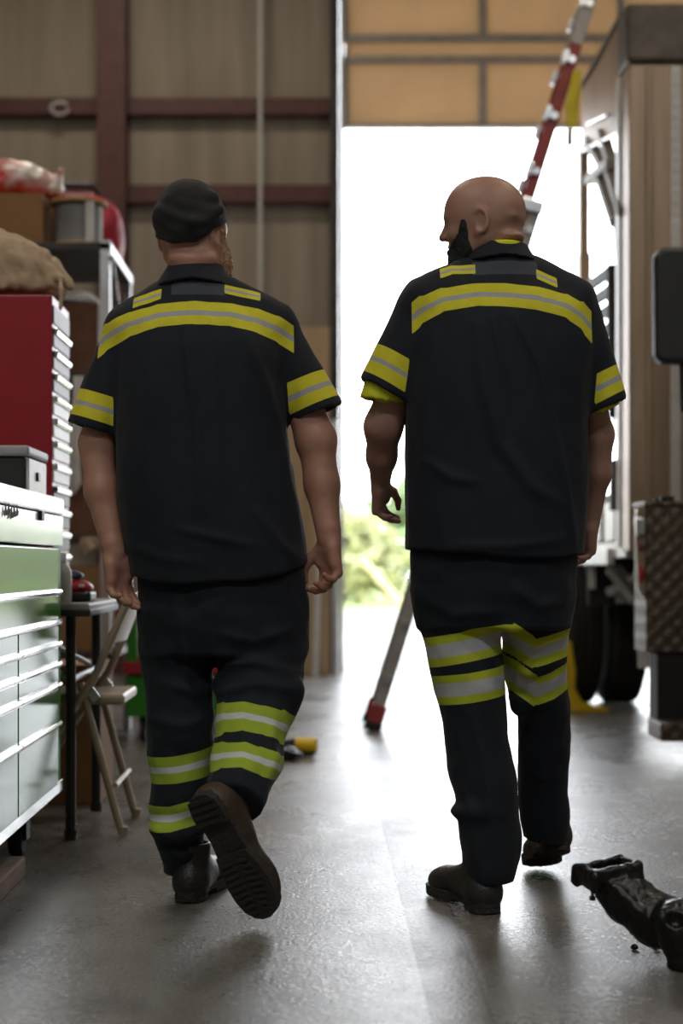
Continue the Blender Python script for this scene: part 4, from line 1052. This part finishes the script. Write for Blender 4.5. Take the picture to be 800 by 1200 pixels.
# rag hanging from the middle shelf
def rag(name, x0, x1, y, z0, z1, label, m, seed):
    n1, n2 = 10, 14; vs = []; fs = []
    for side in (0, 1):
        for j in range(n2+1):
            for i in range(n1+1):
                u, v = i/n1, j/n2
                vs.append((x0+(x1-x0)*u+.01*math.sin(v*5+seed), y-.02-.018*math.sin(u*9+seed+v*2)*v+side*.004, z1-(z1-z0)*v-.03*v*math.sin(u*3+seed)))
    k0 = (n1+1)*(n2+1)
    for j in range(n2):
        for i in range(n1):
            a = j*(n1+1)+i; fs.append((a, a+1, a+n1+2, a+n1+1)); fs.append((a+k0, a+n1+1+k0, a+n1+2+k0, a+1+k0))
    for i in range(n1): fs.append((i, i+k0, i+1+k0, i+1)); a = n2*(n1+1)+i; fs.append((a, a+1, a+1+k0, a+k0))
    for j in range(n2): a = j*(n1+1); fs.append((a, a+n1+1, a+n1+1+k0, a+k0)); a += n1; fs.append((a, a+k0, a+n1+1+k0, a+n1+1))
    return tag(MB().add(vs, fs).build(name, m, smooth=True), label, 'cloth')
rag('shop_rag', XP(82, 7.95), XP(95, 7.95), 8.008, ZP(572, 7.95), 1.745, 'white rag hanging from the rack left of the capped man', M['white_cloth'], 1)
rag('shop_towel', XP(94, 7.95), XP(118, 7.95), 8.008, ZP(650, 7.95), .992, 'grey-brown towel hanging from the lower shelf beside his arm', M['canvas'], 3)

# ---- on the table: charger and blue cap, clear bottle
ch = empty('battery_charger', (-.77, 5.50, .742), 'red and black battery charger on the folding table', 'charger')
MB().box(-.83, -.712, 5.42, 5.56, .743, .775).build('base', M['black'], ch, bevel=.008)
f = Field(axis(-.90, -.68, .004), axis(5.40, 5.59, .004), axis(.76, .84, .004)); f.add(ellips((-.771, 5.49, .785), (.058, .062, .030)), 0); f.cut(lambda x, y, z: .774-z+0*x+0*y)
V, Q = f.mesh(1); to_obj('shell', V, Q, M['red'], ch)
MB().box(-.752, -.735, 5.428, 5.445, .788, .798).build('badge', M['ltgrey'], ch, bevel=.003)
f = Field(axis(-.90, -.68, .004), axis(5.40, 5.60, .004), axis(.80, .87, .004)); f.add(ellips((-.785, 5.50, .826), (.042, .045, .016)), 0); f.add(capsule((-.81, 5.49, .832), (-.75, 5.47, .828), .009, .006), .01)
f.cut(lambda x, y, z: .8165-z+0*x+0*y)
V, Q = f.mesh(1); tag(to_obj('work_glove', V, Q, M['blue'], None, disp=lambda P: .003*pnoise(P, 40, 40, 40, 1)), 'folded dark blue glove lying on the red charger', 'glove')
bo = Vector((-.787, 5.335, .743))
b_ = empty('bottle', bo, 'pale plastic bottle on the table beside the red charger', 'bottle')
MB().lathe([(.024, 0), (.027, .005), (.027, .09), (.022, .108), (.010, .122), (.010, .135)], bo, 'z', 24).build('body', M['ltgrey'], b_, smooth=True)
MB().lathe([(.012, .136), (.012, .152), (.010, .155)], bo, 'z', 20).build('bottle_cap', M['white'], b_, smooth=True)

# ---- folding chair (side on, facing left)
fc = empty('folding_chair', (-.78, 5.62, 0), 'beige steel folding chair tucked under the folding table', 'chair')
CY0, CY1 = 5.40, 5.80
for y in (CY0, CY1):
    MB().tube([(XP(158, 5.6), y, .745), (XP(150, 5.6), y, .70), (-.70, y, .50), (-1.03, y, .012)], .0125, 10).build('front_leg', M['beige'], fc, smooth=True)
    yy = y+.0
    MB().tube([(-.745, y+.018, .485), (-.62, y+.018, .03), (-.61, y+.018, .010)], .0125, 10).build('rear_leg', M['beige'], fc, smooth=True)
    MB().tube([(-.612, y+.018, 0), (-.606, y+.018, .03)], .016, 10).tube([(-1.036, y, 0), (-1.024, y, .03)], .016, 10).each('foot_cap', M['beige'], fc, smooth=True)
f_ = MB()
pts = [(XP(158, 5.6)+.004, .752), (XP(150, 5.6)-.016, .62)]
nseg = 10
vs = []; 
for i in range(nseg+1):
    u = i/nseg; y = CY0+(CY1-CY0)*u; bow = .03*math.sin(PI*u)
    for (x, z) in ((-.590+bow, .765+.01*math.sin(PI*u)), (-.650+bow, .612), (-.662+bow, .612), (-.602+bow, .765+.01*math.sin(PI*u))): vs.append((x, y, z))
fs = []
for i in range(nseg):
    for q in range(4): a, b2 = i*4+q, i*4+(q+1) % 4; fs.append((a, b2, b2+4, a+4))
fs += [(3, 2, 1, 0), tuple(nseg*4+q for q in range(4))]
f_.add(vs, fs).build('backrest', M['beige'], fc, bevel=.004, smooth=True)
MB().box(-1.00, -.605, CY0+.02, CY1-.0, .415, .45).build('seat', M['beige'], fc, bevel=.012, seg=3)
MB().tube([(-.634, CY0+.018, .16), (-.634, CY1+.018, .16)], .009, 8).tube([(-.93, CY0, .16), (-.93, CY1, .16)], .009, 8).each('stretcher', M['beige'], fc, smooth=True)
for y in (CY0+.012, CY1+.01): MB().bar((-.72, y, .47), (-.69, y, .43), .01, .03).build('hinge', M['galv'], fc, bevel=.002)

# ---- carton under the table
carton(-1.22, XP(116, 6.10), 6.12, 6.52, e, .50, 'large brown cardboard box on the floor behind the folding chair')
# ---- green cart with red tray
gc = empty('rolling_cart', (-.72, 8.5, 0), 'green rolling cart with a red tray behind the capped man', 'cart')
gx0, gx1, gy0, gy1 = -.92, XP(263, 8.3), 8.3, 8.75
MB().box(gx0, gx1, gy0, gy1, .12, .32).build('lower_bin', M['greenside'], gc, bevel=.006)
MB().box(gx0-.01, gx1+.01, gy0-.02, gy1+.01, .33, .36).box(gx0-.01, gx1+.01, gy0-.02, gy0-.01, .36, .39).box(gx0-.01, gx1+.01, gy1, gy1+.01, .36, .39).build('tray', M['red'], gc, bevel=.003)
for x in (gx0+.03, gx1-.03, (gx0+gx1)/2+.1): MB().box(x-.025, x+.025, gy0+.0, gy0+.03, .36, .62).build('upright', M['greenside'], gc, bevel=.003)
MB().box(gx0-.01, gx1+.01, gy0-.01, gy1, .62, .65).build('top_shelf', M['greenside'], gc, bevel=.004)
for x in (gx0+.08, gx1-.08):
    for y in (gy0+.06, gy1-.06):
        MB().lathe([(.045, -.015), (.05, -.01), (.05, .01), (.045, .015)], (x, y, .05), 'x', 20).box(x-.02, x+.02, y-.02, y+.02, .08, .12).build('caster', M['rubber'], gc, smooth=True)
for i, (x, hh, mm_) in enumerate(((-.80, .10, 'ltgrey'), (-.70, .13, 'black'), (-.62, .08, 'grey'))):
    c = Vector((x, 8.42, .361))
    b_ = empty('spray_can', c, ['pale grey can at the left of the red tray', 'tall black can in the middle of the red tray', 'short grey can at the right of the red tray'][i], 'can', 'cans on the red tray')
    MB().lathe([(.028, 0), (.03, .004), (.03, hh), (.02, hh+.015)], c, 'z', 20).build('body', M[mm_], b_, smooth=True)
    MB().lathe([(.019, hh+.016), (.019, hh+.035), (.015, hh+.04)], c, 'z', 16).build('lid', M['white'], b_, smooth=True)

# ---- cordless drill lying on the floor
dc = W(352, 878, 7.7); dc.z = 0
dr = empty('cordless_drill', dc, 'yellow and black cordless drill lying on the floor beyond the capped man', 'drill')
X = dc.x
MB().tube([(X-.02, 7.66, .055), (X+.075, 7.64, .055)], .032, 16).tube([(X+.0, 7.66, .045), (X+.03, 7.76, .03)], .019, 12).build('body', M['yellow'], dr, bevel=.003, smooth=True)
MB().tube([(X-.085, 7.675, .055), (X-.05, 7.668, .055), (X-.02, 7.66, .055)], [.012, .022, .028], 14).build('chuck', M['black'], dr, smooth=True)
MB().box(X-.02, X+.07, 7.75, 7.82, .001, .055).build('battery', M['black'], dr, bevel=.006)
MB().box(X-.075, X-.02, 7.57, 7.63, .0, .045).build('clip', M['black'], dr, bevel=.01)
gl = MB()
f = Field(axis(X-.14, X+.09, .005), axis(7.42, 7.62, .005), axis(-.005, .10, .005))
f.add(ellips((X-.055, 7.52, .03), (.05, .045, .032)), 0)
for q in range(4): f.add(capsule((X-.05+.014*q, 7.50, .03), (X-.085+.03*q, 7.46, .055-.01*q), .012, .010), .006)
f.cut(lambda x, y, z: .001-z+0*x+0*y); V, Q = f.mesh(1)
tag(to_obj('work_glove', V, Q, M['vinyl'], None), 'black work glove crumpled on the floor beside the yellow drill', 'glove')
# ================================================================== truck
tk = empty('service_truck', (2.8, 9.5, 0), 'service truck with tan aluminium body parked at the right of the bay', 'truck')
TXS = 1.60
# body front panel with ribs and rivet strip
b = MB(); b.box(TXS, 4.2, 8.70, 8.93, .93, 3.42); b.build('bulkhead', M['truckbrown'], tk, bevel=.012)
for x in [TXS+.10+i*.21 for i in range(5) if i != 1]:
    MB().prism([(-.018, 0), (-.010, -.012), (.010, -.012), (.018, 0)], (x, 8.70, .97), (1, 0, 0), (0, 1, 0), (0, 0, 2.42)).build('rib', M['truckbrown'], tk)
rv = MB(); rv.box(1.81, 1.86, 8.684, 8.70, .97, 3.40)
for i in range(44): rv.lathe([(.007, -.004), (.007, 0)], (1.835, 8.682, 1.0+i*.055), 'y', 8)
rv.build('rivet_strip', M['ltgrey'], tk)
MB().box(TXS-.015, 4.2, 8.675, 8.95, 3.42, 3.72).build('cap_rail', M['truckdark'], tk, bevel=.02)
MB().box(TXS-.012, TXS+.03, 8.93, 9.02, .95, 3.42).build('corner_post', M['truckwhite'], tk, bevel=.006)
# upper side panel, roof edge, roof
MB().prism([(8.95, 3.16), (10.25, 3.36), (10.25, 3.74), (8.95, 3.72)], (TXS, 0, 0), (0, 1, 0), (0, 0, 1), (.05, 0, 0)).build('side_panel', M['truckbrown'], tk, bevel=.006)
MB().tube([(TXS-.01, 8.95, 3.13), (TXS-.01, 10.25, 3.34)], .010, 10).tube([(TXS-.02, 9.25, 3.30), (TXS-.02, 9.9, 3.42)], .008, 8).each('gas_strut', M['alu'], tk, smooth=True)
MB().box(TXS, 4.2, 8.95, 10.25, 3.70, 3.76).build('roof', M['truckdark'], tk)
# rear post and cross braces of the open side
ry = 10.2
MB().box(TXS-.02, TXS+.035, ry-.02, ry+.08, .95, 3.36).box(TXS-.025, TXS+.045, ry-.03, ry+.09, 2.35, 2.72).build('rear_post', M['truckbrown'], tk, bevel=.005)
def br(a, b_, w_=.05, h=.06): return MB().bar((TXS+.01, a[0], a[1]), (TXS+.01, b_[0], b_[1]), w_, h, (1, 0, 0))
def py_(px): return TXS*F/(px-VX)
def q_(px, py): Yq = py_(px); return (Yq, ZP(py, Yq))
br(q_(688, 165), q_(708, 200)).build('brace', M['doorframe'], tk, bevel=.005)
br(q_(704, 155), q_(716, 195)).build('brace', M['doorframe'], tk, bevel=.005)
br(q_(690, 212), q_(716, 190), .05, .08).build('brace', M['doorframe'], tk, bevel=.005)
br(q_(700, 205), q_(719, 262)).build('brace', M['doorframe'], tk, bevel=.005)
br(q_(712, 200), q_(728, 250), .04).build('brace', M['doorframe'], tk, bevel=.005)
br(q_(719, 262), q_(722, 310), .03, .03).build('brace', M['doorframe'], tk, bevel=.004)
# slatted vent stack
lvp = MB()
for i in range(8):
    p0, p1 = q_(688, 336+i*21), q_(713, 318+i*22)
    lvp.bar((TXS+.01, p0[0], p0[1]), (TXS+.01, p1[0], p1[1]), .06, .032, (1, 0, 0))
lvp.build('louvre', M['chassis'], tk)
MB().bar((TXS+.01, q_(714, 310)[0], q_(714, 310)[1]), (TXS+.01, q_(716, 490)[0], q_(716, 490)[1]), .05, .05, (1, 0, 0)).build('louvre_frame', M['chassis'], tk, bevel=.004)
MB().box(TXS+.02, TXS+.05, 9.05, 9.35, 1.55, 1.75).build('hinge_box', M['truckwhite'], tk, bevel=.006)
MB().box(TXS-.03, TXS+.04, 9.03, 9.12, 1.15, 1.42).build('door_latch', M['chassis'], tk, bevel=.006)
MB().box(TXS+.02, 4.2, 8.9, 12.4, .90, .98).build('deck', M['truckwhite'], tk, bevel=.005)
MB().box(TXS-.01, TXS+.03, 9.3, 12.4, .86, .95).build('side_rail', M['truckwhite'], tk, bevel=.005)
for i in range(3): MB().box(TXS+.01, TXS+.35, 9.2+.45*i, 9.5+.45*i, .985, 1.20+.06*(i % 2)).build('side_locker', M['truckwhite'], tk, bevel=.01)
# chassis
MB().box(2.05, 2.15, 5.6, 12.6, .60, .86).box(3.4, 3.5, 5.6, 12.6, .60, .86).each('frame_rail', M['chassis'], tk, bevel=.006)
MB().box(TXS+.02, 4.2, 10.05, 11.2, .80, .90).box(TXS+.0, 2.05, 10.0, 10.04, .62, .9).build('wheel_arch', M['chassis'], tk, bevel=.006)
MB().tube([(1.85, 10.62, .48), (3.95, 10.62, .48)], .075, 16).build('axle', M['chassis'], tk, smooth=True)
MB().bar((XP(722, 9.6), 9.7, .84), (XP(745, 9.6), 9.5, .66), .10, .05).bar((XP(718, 9.6), 9.72, .70), (XP(748, 9.6), 9.55, .80), .06, .05).box(XP(722, 9.8), XP(738, 9.8), 9.75, 9.85, .64, .80).build('bracket', M['galv'], tk, bevel=.008)
MB().box(XP(690, 10)+.0, XP(697, 10), 9.98, 10.0, .72, .88).build('mud_flap_bracket', M['ltgrey'], tk, bevel=.004)
MB().box(XP(748, 9.25), XP(775, 9.25), 9.25, 9.27, .30, .86).build('mud_flap', M['truckwhite'], tk, bevel=.004)
def tyre(xc, wd, yc, R):
    pr = [(R*.55, -wd*.42), (R*.62, -wd*.5), (R*.88, -wd*.5), (R*.97, -wd*.44), (R, -wd*.36)]
    for g_ in (-.2, 0, .2): pr += [(R, g_*wd-wd*.04), (R-.012, g_*wd-wd*.03), (R-.012, g_*wd+wd*.03), (R, g_*wd+wd*.04)]
    pr += [(R, wd*.36), (R*.97, wd*.44), (R*.88, wd*.5), (R*.62, wd*.5), (R*.55, wd*.42)]
    t = MB().lathe(pr, (xc, yc, R), 'x', 56).build('tyre', M['rubber'], tk, smooth=True)
    MB().lathe([(R*.2, -wd*.30), (R*.5, -wd*.34), (R*.56, -wd*.42), (R*.56, wd*.42), (R*.5, wd*.3), (R*.2, wd*.2)], (xc, yc, R), 'x', 32).build('rim', M['ltgrey'], t, smooth=True)
for x in (1.625, 1.895, 3.65, 3.92): tyre(x, .235, 10.70, .475)
for x in (3.9, 1.95): tyre(x+.0, .26, 6.35, .475)
# tread-plate locker
dm, nt, b = new_mat('tread_plate'); N = nt.nodes; L = nt.links
tc = N.new('ShaderNodeTexCoord'); mp = N.new('ShaderNodeMapping'); mp.inputs['Rotation'].default_value = (0, math.radians(45), 0); mp.inputs['Scale'].default_value = (1, 1, 1); L.new(tc.outputs['Object'], mp.inputs['Vector'])
ck = N.new('ShaderNodeTexChecker'); ck.inputs['Scale'].default_value = 34; L.new(mp.outputs[0], ck.inputs['Vector'])
wv = N.new('ShaderNodeTexWave'); wv.inputs['Scale'].default_value = 6; wv.bands_direction = 'X'; L.new(mp.outputs[0], wv.inputs['Vector'])
wv2 = N.new('ShaderNodeTexWave'); wv2.inputs['Scale'].default_value = 6; wv2.bands_direction = 'Z'; L.new(mp.outputs[0], wv2.inputs['Vector'])
mx = N.new('ShaderNodeMix'); mx.data_type = 'FLOAT'; L.new(ck.outputs['Fac'], mx.inputs[0]); L.new(wv.outputs['Fac'], mx.inputs[2]); L.new(wv2.outputs['Fac'], mx.inputs[3])
bp = N.new('ShaderNodeBump'); bp.inputs['Strength'].default_value = .8; bp.inputs['Distance'].default_value = .006; L.new(mx.outputs[0], bp.inputs['Height']); L.new(bp.outputs[0], b.inputs['Normal'])
b.inputs['Base Color'].default_value = (.12, .09, .065, 1); b.inputs['Metallic'].default_value = .6; b.inputs['Roughness'].default_value = .45
M['tread'] = dm
Yt = 7.73; xt = XP(757, Yt)
bz0, bz1 = ZP(765, Yt), ZP(593, Yt)
lk = MB().box(xt, 2.6, Yt, 8.02, bz0, bz1).build('tread_plate_locker', M['tread'], tk, bevel=.008)
MB().box(xt-.01, 2.6, Yt-.012, 8.03, bz1, bz1+.022).build('locker_lid', M['tread'], lk, bevel=.006)
MB().box(XP(775, Yt), XP(790, Yt), Yt, Yt+.05, bz1+.022, bz1+.045).box(XP(768, Yt), XP(772, Yt), Yt, Yt+.05, bz1+.022, bz1+.035).each('lid_handle', M['chassis'], lk, bevel=.004)
pl = MB().prism([(XP(745, Yt), ZP(612, Yt)), (XP(747, Yt), ZP(596, Yt)), (xt, bz1), (xt, ZP(705, Yt)), (XP(748, Yt), ZP(690, Yt))], (0, Yt+.01, 0), (1, 0, 0), (0, 0, 1), (0, .05, 0)).build('light_panel', M['truckbrown'], tk, bevel=.004)
MB().box(XP(744, Yt), XP(755, Yt), Yt-.03, Yt+.01, ZP(628, Yt), ZP(606, Yt)).build('latch', M['alu'], pl, bevel=.012, seg=3)
for py, hpx, mm_ in ((641, 5, 'amberlens'), (672, 11, 'redlens')):
    f = Field(axis(XP(742, Yt), XP(760, Yt), .003), axis(Yt-.03, Yt+.04, .003), axis(ZP(py+hpx+4, Yt), ZP(py-hpx-4, Yt), .003)); f.add(ellips((XP(751.5, Yt), Yt+.008, ZP(py, Yt)), (.016, .016, hpx*Yt/F)), 0)
    V, Q = f.mesh(1); to_obj('marker_lamp', V, Q, M[mm_], pl)
MB().box(XP(771, Yt), 2.4, Yt+.02, 7.95, ZP(850, Yt), bz0).build('step_skirt', M['chassis'], tk, bevel=.01)
MB().box(XP(771, 7.6), 2.4, 7.55, 7.85, ZP(868, 7.6), ZP(847, 7.6)).build('step', M['tread'], tk, bevel=.008)
# cab (out of frame to the right, carries the mirror)
cb = MB(); cb.prism([(5.0, .75), (7.5, .75), (7.5, 2.9), (6.2, 2.95), (5.55, 1.95), (5.0, 1.75)], (1.84, 0, 0), (0, 1, 0), (0, 0, 1), (2.2, 0, 0))
cabo = cb.build('cab', M['truckwhite'], tk, bevel=.05, seg=3)
MB().prism([(6.0, 1.95), (7.2, 1.95), (7.2, 2.65), (6.45, 2.65)], (1.828, 0, 0), (0, 1, 0), (0, 0, 1), (.014, 0, 0)).build('side_window', M['black'], cabo)
MB().box(1.82, 1.842, 6.35, 6.5, 1.72, 1.76).build('door_handle', M['chrome'], cabo, bevel=.004)
YM = 6.9
mf = MB().prism([(XP(766, YM), ZP(420, YM)), (XP(765, YM), ZP(302, YM)), (XP(772, YM), ZP(291, YM)), (XP(850, YM)-.02, ZP(289, YM)), (XP(850, YM)-.02, ZP(428, YM)), (XP(774, YM), ZP(426, YM))], (0, YM-.04, 0), (1, 0, 0), (0, 0, 1), (0, .10, 0)).build('mirror', M['black'], tk, bevel=.022, seg=4)
MB().box(XP(775, YM), XP(843, YM), YM+.058, YM+.064, ZP(420, YM), ZP(298, YM)).build('mirror_glass', M['chrome'], mf)
MB().tube([(XP(845, YM)-.02, YM, ZP(300, YM)), (1.86, YM, ZP(296, YM))], .016, 10).tube([(XP(845, YM)-.02, YM, ZP(418, YM)), (1.86, YM, ZP(440, YM))], .016, 10).tube([(XP(799, YM), YM, ZP(426, YM)), (XP(799, YM), YM, ZP(480, YM)), (1.86, YM, ZP(500, YM))], .012, 10).build('mirror_arm', M['chassis'], mf, smooth=True)

# ---- ladder leaning on the truck body
A = Vector((XP(434, 9.05), 9.05, .0)); B = Vector((XP(722, 9.05), 9.05, ZP(-66, 9.05))); D = (B-A).normalized(); Nn = Vector((-D.z, 0, D.x))
ld = empty('extension_ladder', A, 'long extension ladder with red upper rails leaning against the truck', 'ladder')
Lt = (B-A).length; split_ = Lt*.58
def pt(t, y, o=0): return A+D*t+Vector((0, y, 0))+Nn*o
for y in (-.20, .20):
    r = MB().bar(pt(.05, y), pt(Lt*.66, y), .028, .062, Nn).build('rail', M['doorframe'], ld, bevel=.003)
    MB().bar(pt(Lt*.635, y*.86, .052), pt(Lt*.86, y*.86, .052), .028, .060, Nn).build('rail', M['redfg'], ld, bevel=.003)
    MB().bar(pt(Lt*.855, y*.86, .054), pt(Lt, y*.86, .054), .032, .066, Nn).build('rail', M['doorframe'], ld, bevel=.003)
    s = MB().bar(pt(.035, y), pt(.14, y), .036, .085, Nn).build('foot', M['redfg'], ld, bevel=.006)
    MB().bar(pt(-.0, y), pt(.05, y), .045, .09, Nn).build('foot_pad', M['rubber'], s, bevel=.008)
t = .28; k_ = 0
while t < Lt-.1:
    o = 0 if t < Lt*.65 else .052; wy = .235 if o == 0 else .20
    MB().tube([pt(t, -wy, o), pt(t, wy, o)], .021, 10).build('rung', M['alu'], ld, smooth=True)
    if o: MB().bar(pt(t-.035, -wy-.0, .09), pt(t+.035, -wy-.0, .09), .05, .03, Nn).bar(pt(t-.035, wy, .09), pt(t+.035, wy, .09), .05, .03, Nn).each('rung_bracket', M['alu'], ld, bevel=.004)
    t += .305; k_ += 1
MB().bar(pt(Lt*.645, -.225, .025), pt(Lt*.66, -.225, .025), .03, .12, Nn).bar(pt(Lt*.645, .225, .025), pt(Lt*.66, .225, .025), .03, .12, Nn).each('guide_bracket', M['alu'], ld, bevel=.006)
# ---- yellow strap with hook
ys = 8.80
st = empty('ratchet_strap', W(668, 165, ys), 'yellow strap with a thin cord and hook hanging from the ladder', 'strap')
MB().bar(W(676, 84, ys), W(667, 128, ys), .045, .02, (0, 1, 0)).bar(W(667, 120, ys), W(671, 150, ys), .05, .018, (0, 1, 0)).bar(W(678, 90, ys+.03), W(673, 150, ys+.03), .025, .012, (0, 1, 0)).bar(W(676, 84, ys-.01), W(676, 84, ys+.06), .05, .01).build('webbing', M['yellowtape'], st, bevel=.003)
MB().box(XP(664, ys), XP(671, ys), ys-.015, ys+.02, ZP(170, ys), ZP(152, ys)).build('buckle', M['doorframe'], st, bevel=.004)
MB().tube([W(667, 168, ys), W(663, 215, ys), W(662, 265, ys)], .0035, 6).build('cord', M['ltgrey'], st, smooth=True)
hk = [W(658, 280, ys), W(662, 272, ys), W(665, 267, ys), W(668, 271, ys), W(664, 264, ys), W(662, 268, ys)]
MB().tube(hk, .008, 8).build('hook', M['dark_steel'], st, smooth=True)

# ---- yellow wheel chock
yc = 10.0
ck_ = MB()
prof = [(XP(655, yc), ZP(842, yc)-.0), (XP(654, yc), ZP(800, yc)), (XP(657, yc), ZP(760, yc)), (XP(662, yc), ZP(748, yc)), (XP(668, yc), ZP(752, yc)), (XP(673, yc), ZP(785, yc)), (XP(672, yc), ZP(806, yc)), (XP(680, yc), ZP(820, yc)), (XP(698, yc), ZP(829, yc)), (XP(712, yc), ZP(830, yc))]
prof = [(x, max(z, 0.0)) for x, z in prof]+[(XP(712, yc), 0.0)]
prof[0] = (prof[0][0], 0.0)
co = ck_.prism(prof, (0, yc-.05, 0), (1, 0, 0), (0, 0, 1), (0, .16, 0)).build('wheel_chock', M['yellow'], None, bevel=.012, seg=3)
tag(co, 'yellow plastic wheel chock on the floor in front of the truck tyres', 'wheel chock')
MB().tube([(XP(661, yc), yc-.055, ZP(770, yc)), (XP(661, yc), yc-.075, ZP(785, yc)), (XP(661, yc), yc-.055, ZP(800, yc))], .007, 8).build('carry_loop', M['yellow'], co, smooth=True)

# ================================================================== oily casting in the foreground
ex = .74; ey = 3.66
f = Field(axis(.52, 1.05, .0045), axis(3.45, 4.05, .0045), axis(-.01, .36, .0045))
p = lambda px, py, y: np.array(W(px, py, y))
c0 = p(712, 1024, 3.78)
f.add(capsule(c0+np.array((.0, 0, -.01)), p(735, 1052, 3.76), .045, .050), .02)
f.add(capsule(p(735, 1052, 3.76), p(768, 1078, 3.72), .050, .052), .03)
f.add(capsule(p(768, 1078, 3.72), p(812, 1090, 3.68), .052, .060), .03)
f.add(capsule(p(812, 1090, 3.68), p(880, 1086, 3.66), .060, .075), .03)
f.add(capsule(p(795, 1085, 3.64), (p(795, 1085, 3.64)[0], 3.62, .02), .055, .030), .02)
f.add(capsule(p(870, 1085, 3.66), (p(870, 1085, 3.66)[0], 3.66, .03), .06, .04), .02)
f.add(capsule(p(720, 1040, 3.72), p(752, 1070, 3.68), .012, .012), .01); f.add(capsule(p(700, 1030, 3.80), p(742, 1078, 3.74), .012, .012), .01)
# square flange with open mouth
Fx = np.array([[.94, .30, .15], [-.30, .95, .0], [-.15, -.03, .98]])
cf = p(711, 1021, 3.78)
def boxp(c, r, A, k=.006):
    c = np.array(c); r = np.array(r)
    def fn(x, y, z):
        q = [np.abs(A[i][0]*(x-c[0])+A[i][1]*(y-c[1])+A[i][2]*(z-c[2]))-r[i]+k for i in range(3)]
        return np.sqrt(sum(np.maximum(v, 0)**2 for v in q))+np.minimum(np.maximum(np.maximum(q[0], q[1]), q[2]), 0)-k
    R = float(r.sum()); return Prim(fn, c-R, c+R)
f.add(boxp(cf, (.060, .052, .018), Fx), .008)
for sx_, sy_ in ((-1, -1), (1, -1), (-1, 1), (1, 1)):
    q = cf+Fx[0]*.053*sx_+Fx[1]*.045*sy_; f.add(capsule(q-np.array((0, 0, .018)), q+np.array((0, 0, .009)), .013, .012), .006)
f.sub(boxp(cf+np.array((0, 0, .02)), (.042, .034, .05), Fx), .004)
f.add(capsule(p(686, 1022, 3.79), p(690, 1034, 3.79), .018, .016), .01)
f.add(ellips(p(786, 1078, 3.62), (.035, .02, .03)), .01); f.sub(ellips(p(790, 1078, 3.59), (.022, .02, .018)), .004)
f.cut(lambda x, y, z: .001-z+0*x+0*y)
V, Q = f.mesh(1)
cast = to_obj('engine_casting', V, Q, M['oily'], None, disp=lambda P: .003*pnoise(P, 45, 45, 45, 2)+.0015*pnoise(P, 120, 120, 120, 7))
tag(cast, 'black oily curved engine casting on the floor at the lower right edge', 'engine part')
MB().tube([p(694, 1036, 3.78), p(694, 1052, 3.78)], .0035, 8).tube([p(694, 1050, 3.78), p(694, 1055, 3.78)], .007, 8).build('stud', M['dark_steel'], cast, smooth=True)
for q in (p(731, 1012, 3.80), p(737, 1019, 3.74)): MB().tube([q, q+np.array((0, 0, .014))], .006, 8).build('bolt', M['dark_steel'], cast, smooth=True)
for i, (px_, py__) in enumerate(((743, 1113), (768, 1113))):
    Yg = .86*F/(py__-VY); mb = MB().lathe([(.004, 0), (.009, .002), (.008, .009), (.003, .013)], (XP(px_, Yg), Yg, .0005), 'z', 8)
    tag(mb.build('metal_nut', M['oily'], smooth=True), ['small dark nut on the floor left of the oily casting', 'small dark nut on the floor nearest the oily casting'][i], 'nut', 'nuts on the floor')

# ================================================================== light
w = bpy.data.worlds.new('sky'); bpy.context.scene.world = w; w.use_nodes = True
bg = w.node_tree.nodes['Background']; N = w.node_tree.nodes; L = w.node_tree.links
tc = N.new('ShaderNodeTexCoord'); sp_ = N.new('ShaderNodeSeparateXYZ'); L.new(tc.outputs['Generated'], sp_.inputs[0])
cr = N.new('ShaderNodeValToRGB'); cr.color_ramp.elements[0].position = 0; cr.color_ramp.elements[0].color = (.95, .96, 1, 1); cr.color_ramp.elements[1].position = .8; cr.color_ramp.elements[1].color = (.80, .90, 1, 1)
L.new(sp_.outputs['Z'], cr.inputs['Fac']); L.new(cr.outputs[0], bg.inputs['Color'])
bg.inputs['Strength'].default_value = 8.0
def area(name, loc, rot, sx, sy, power, col=(1, 1, 1), portal=False):
    l = bpy.data.lights.new(name, 'AREA'); l.shape = 'RECTANGLE'; l.size = sx; l.size_y = sy; l.energy = power; l.color = col
    o = bpy.data.objects.new(name, l); COL.objects.link(o); o.location = loc; o.rotation_euler = rot
    if portal: l.cycles.is_portal = True
    return o
area('door_portal', ((DX0+DX1)/2, YW+.15, 2.15), (math.radians(-90), 0, 0), DX1-DX0, 4.3, 1, portal=True)
for x in (-1.8, 2.2): area('ceiling_fill', (x, -1.8, 6.3), (0, 0, 0), 1.6, .5, 112, (.86, .93, 1))  # cool fill added behind the camera to brighten the men, no fixture modelled
for x, y, p_ in ((-1.6, 2.2, 60), (2.6, 2.2, 45), (-1.6, 7.5, 55), (2.8, 6.5, 50), (-1.4, 11.2, 55)):
    area('ceiling_fill', (x, y, 6.3), (0, 0, 0), 1.2, .35, p_, (1, .88, .72))  # unseen warm overhead lamps added for interior fill

# ================================================================== camera
cam = bpy.data.cameras.new('camera'); co = bpy.data.objects.new('camera', cam); COL.objects.link(co)
co.location = (0, 0, CH); co.rotation_euler = (PI/2, 0, 0)
cam.sensor_fit = 'VERTICAL'; cam.sensor_height = 36; cam.sensor_width = 24; cam.lens = 36*F/1200
cam.shift_x = (400-VX)/1200; cam.shift_y = (VY-600)/1200
cam.dof.use_dof = True; cam.dof.focus_distance = 4.3; cam.dof.aperture_fstop = 2.2
cam.clip_start = .05; cam.clip_end = 500
S = bpy.context.scene; S.camera = co
S.view_settings.view_transform = 'Standard'; S.view_settings.look = 'None'; S.view_settings.exposure = 0; S.view_settings.gamma = 1
S.view_settings.use_curve_mapping = False
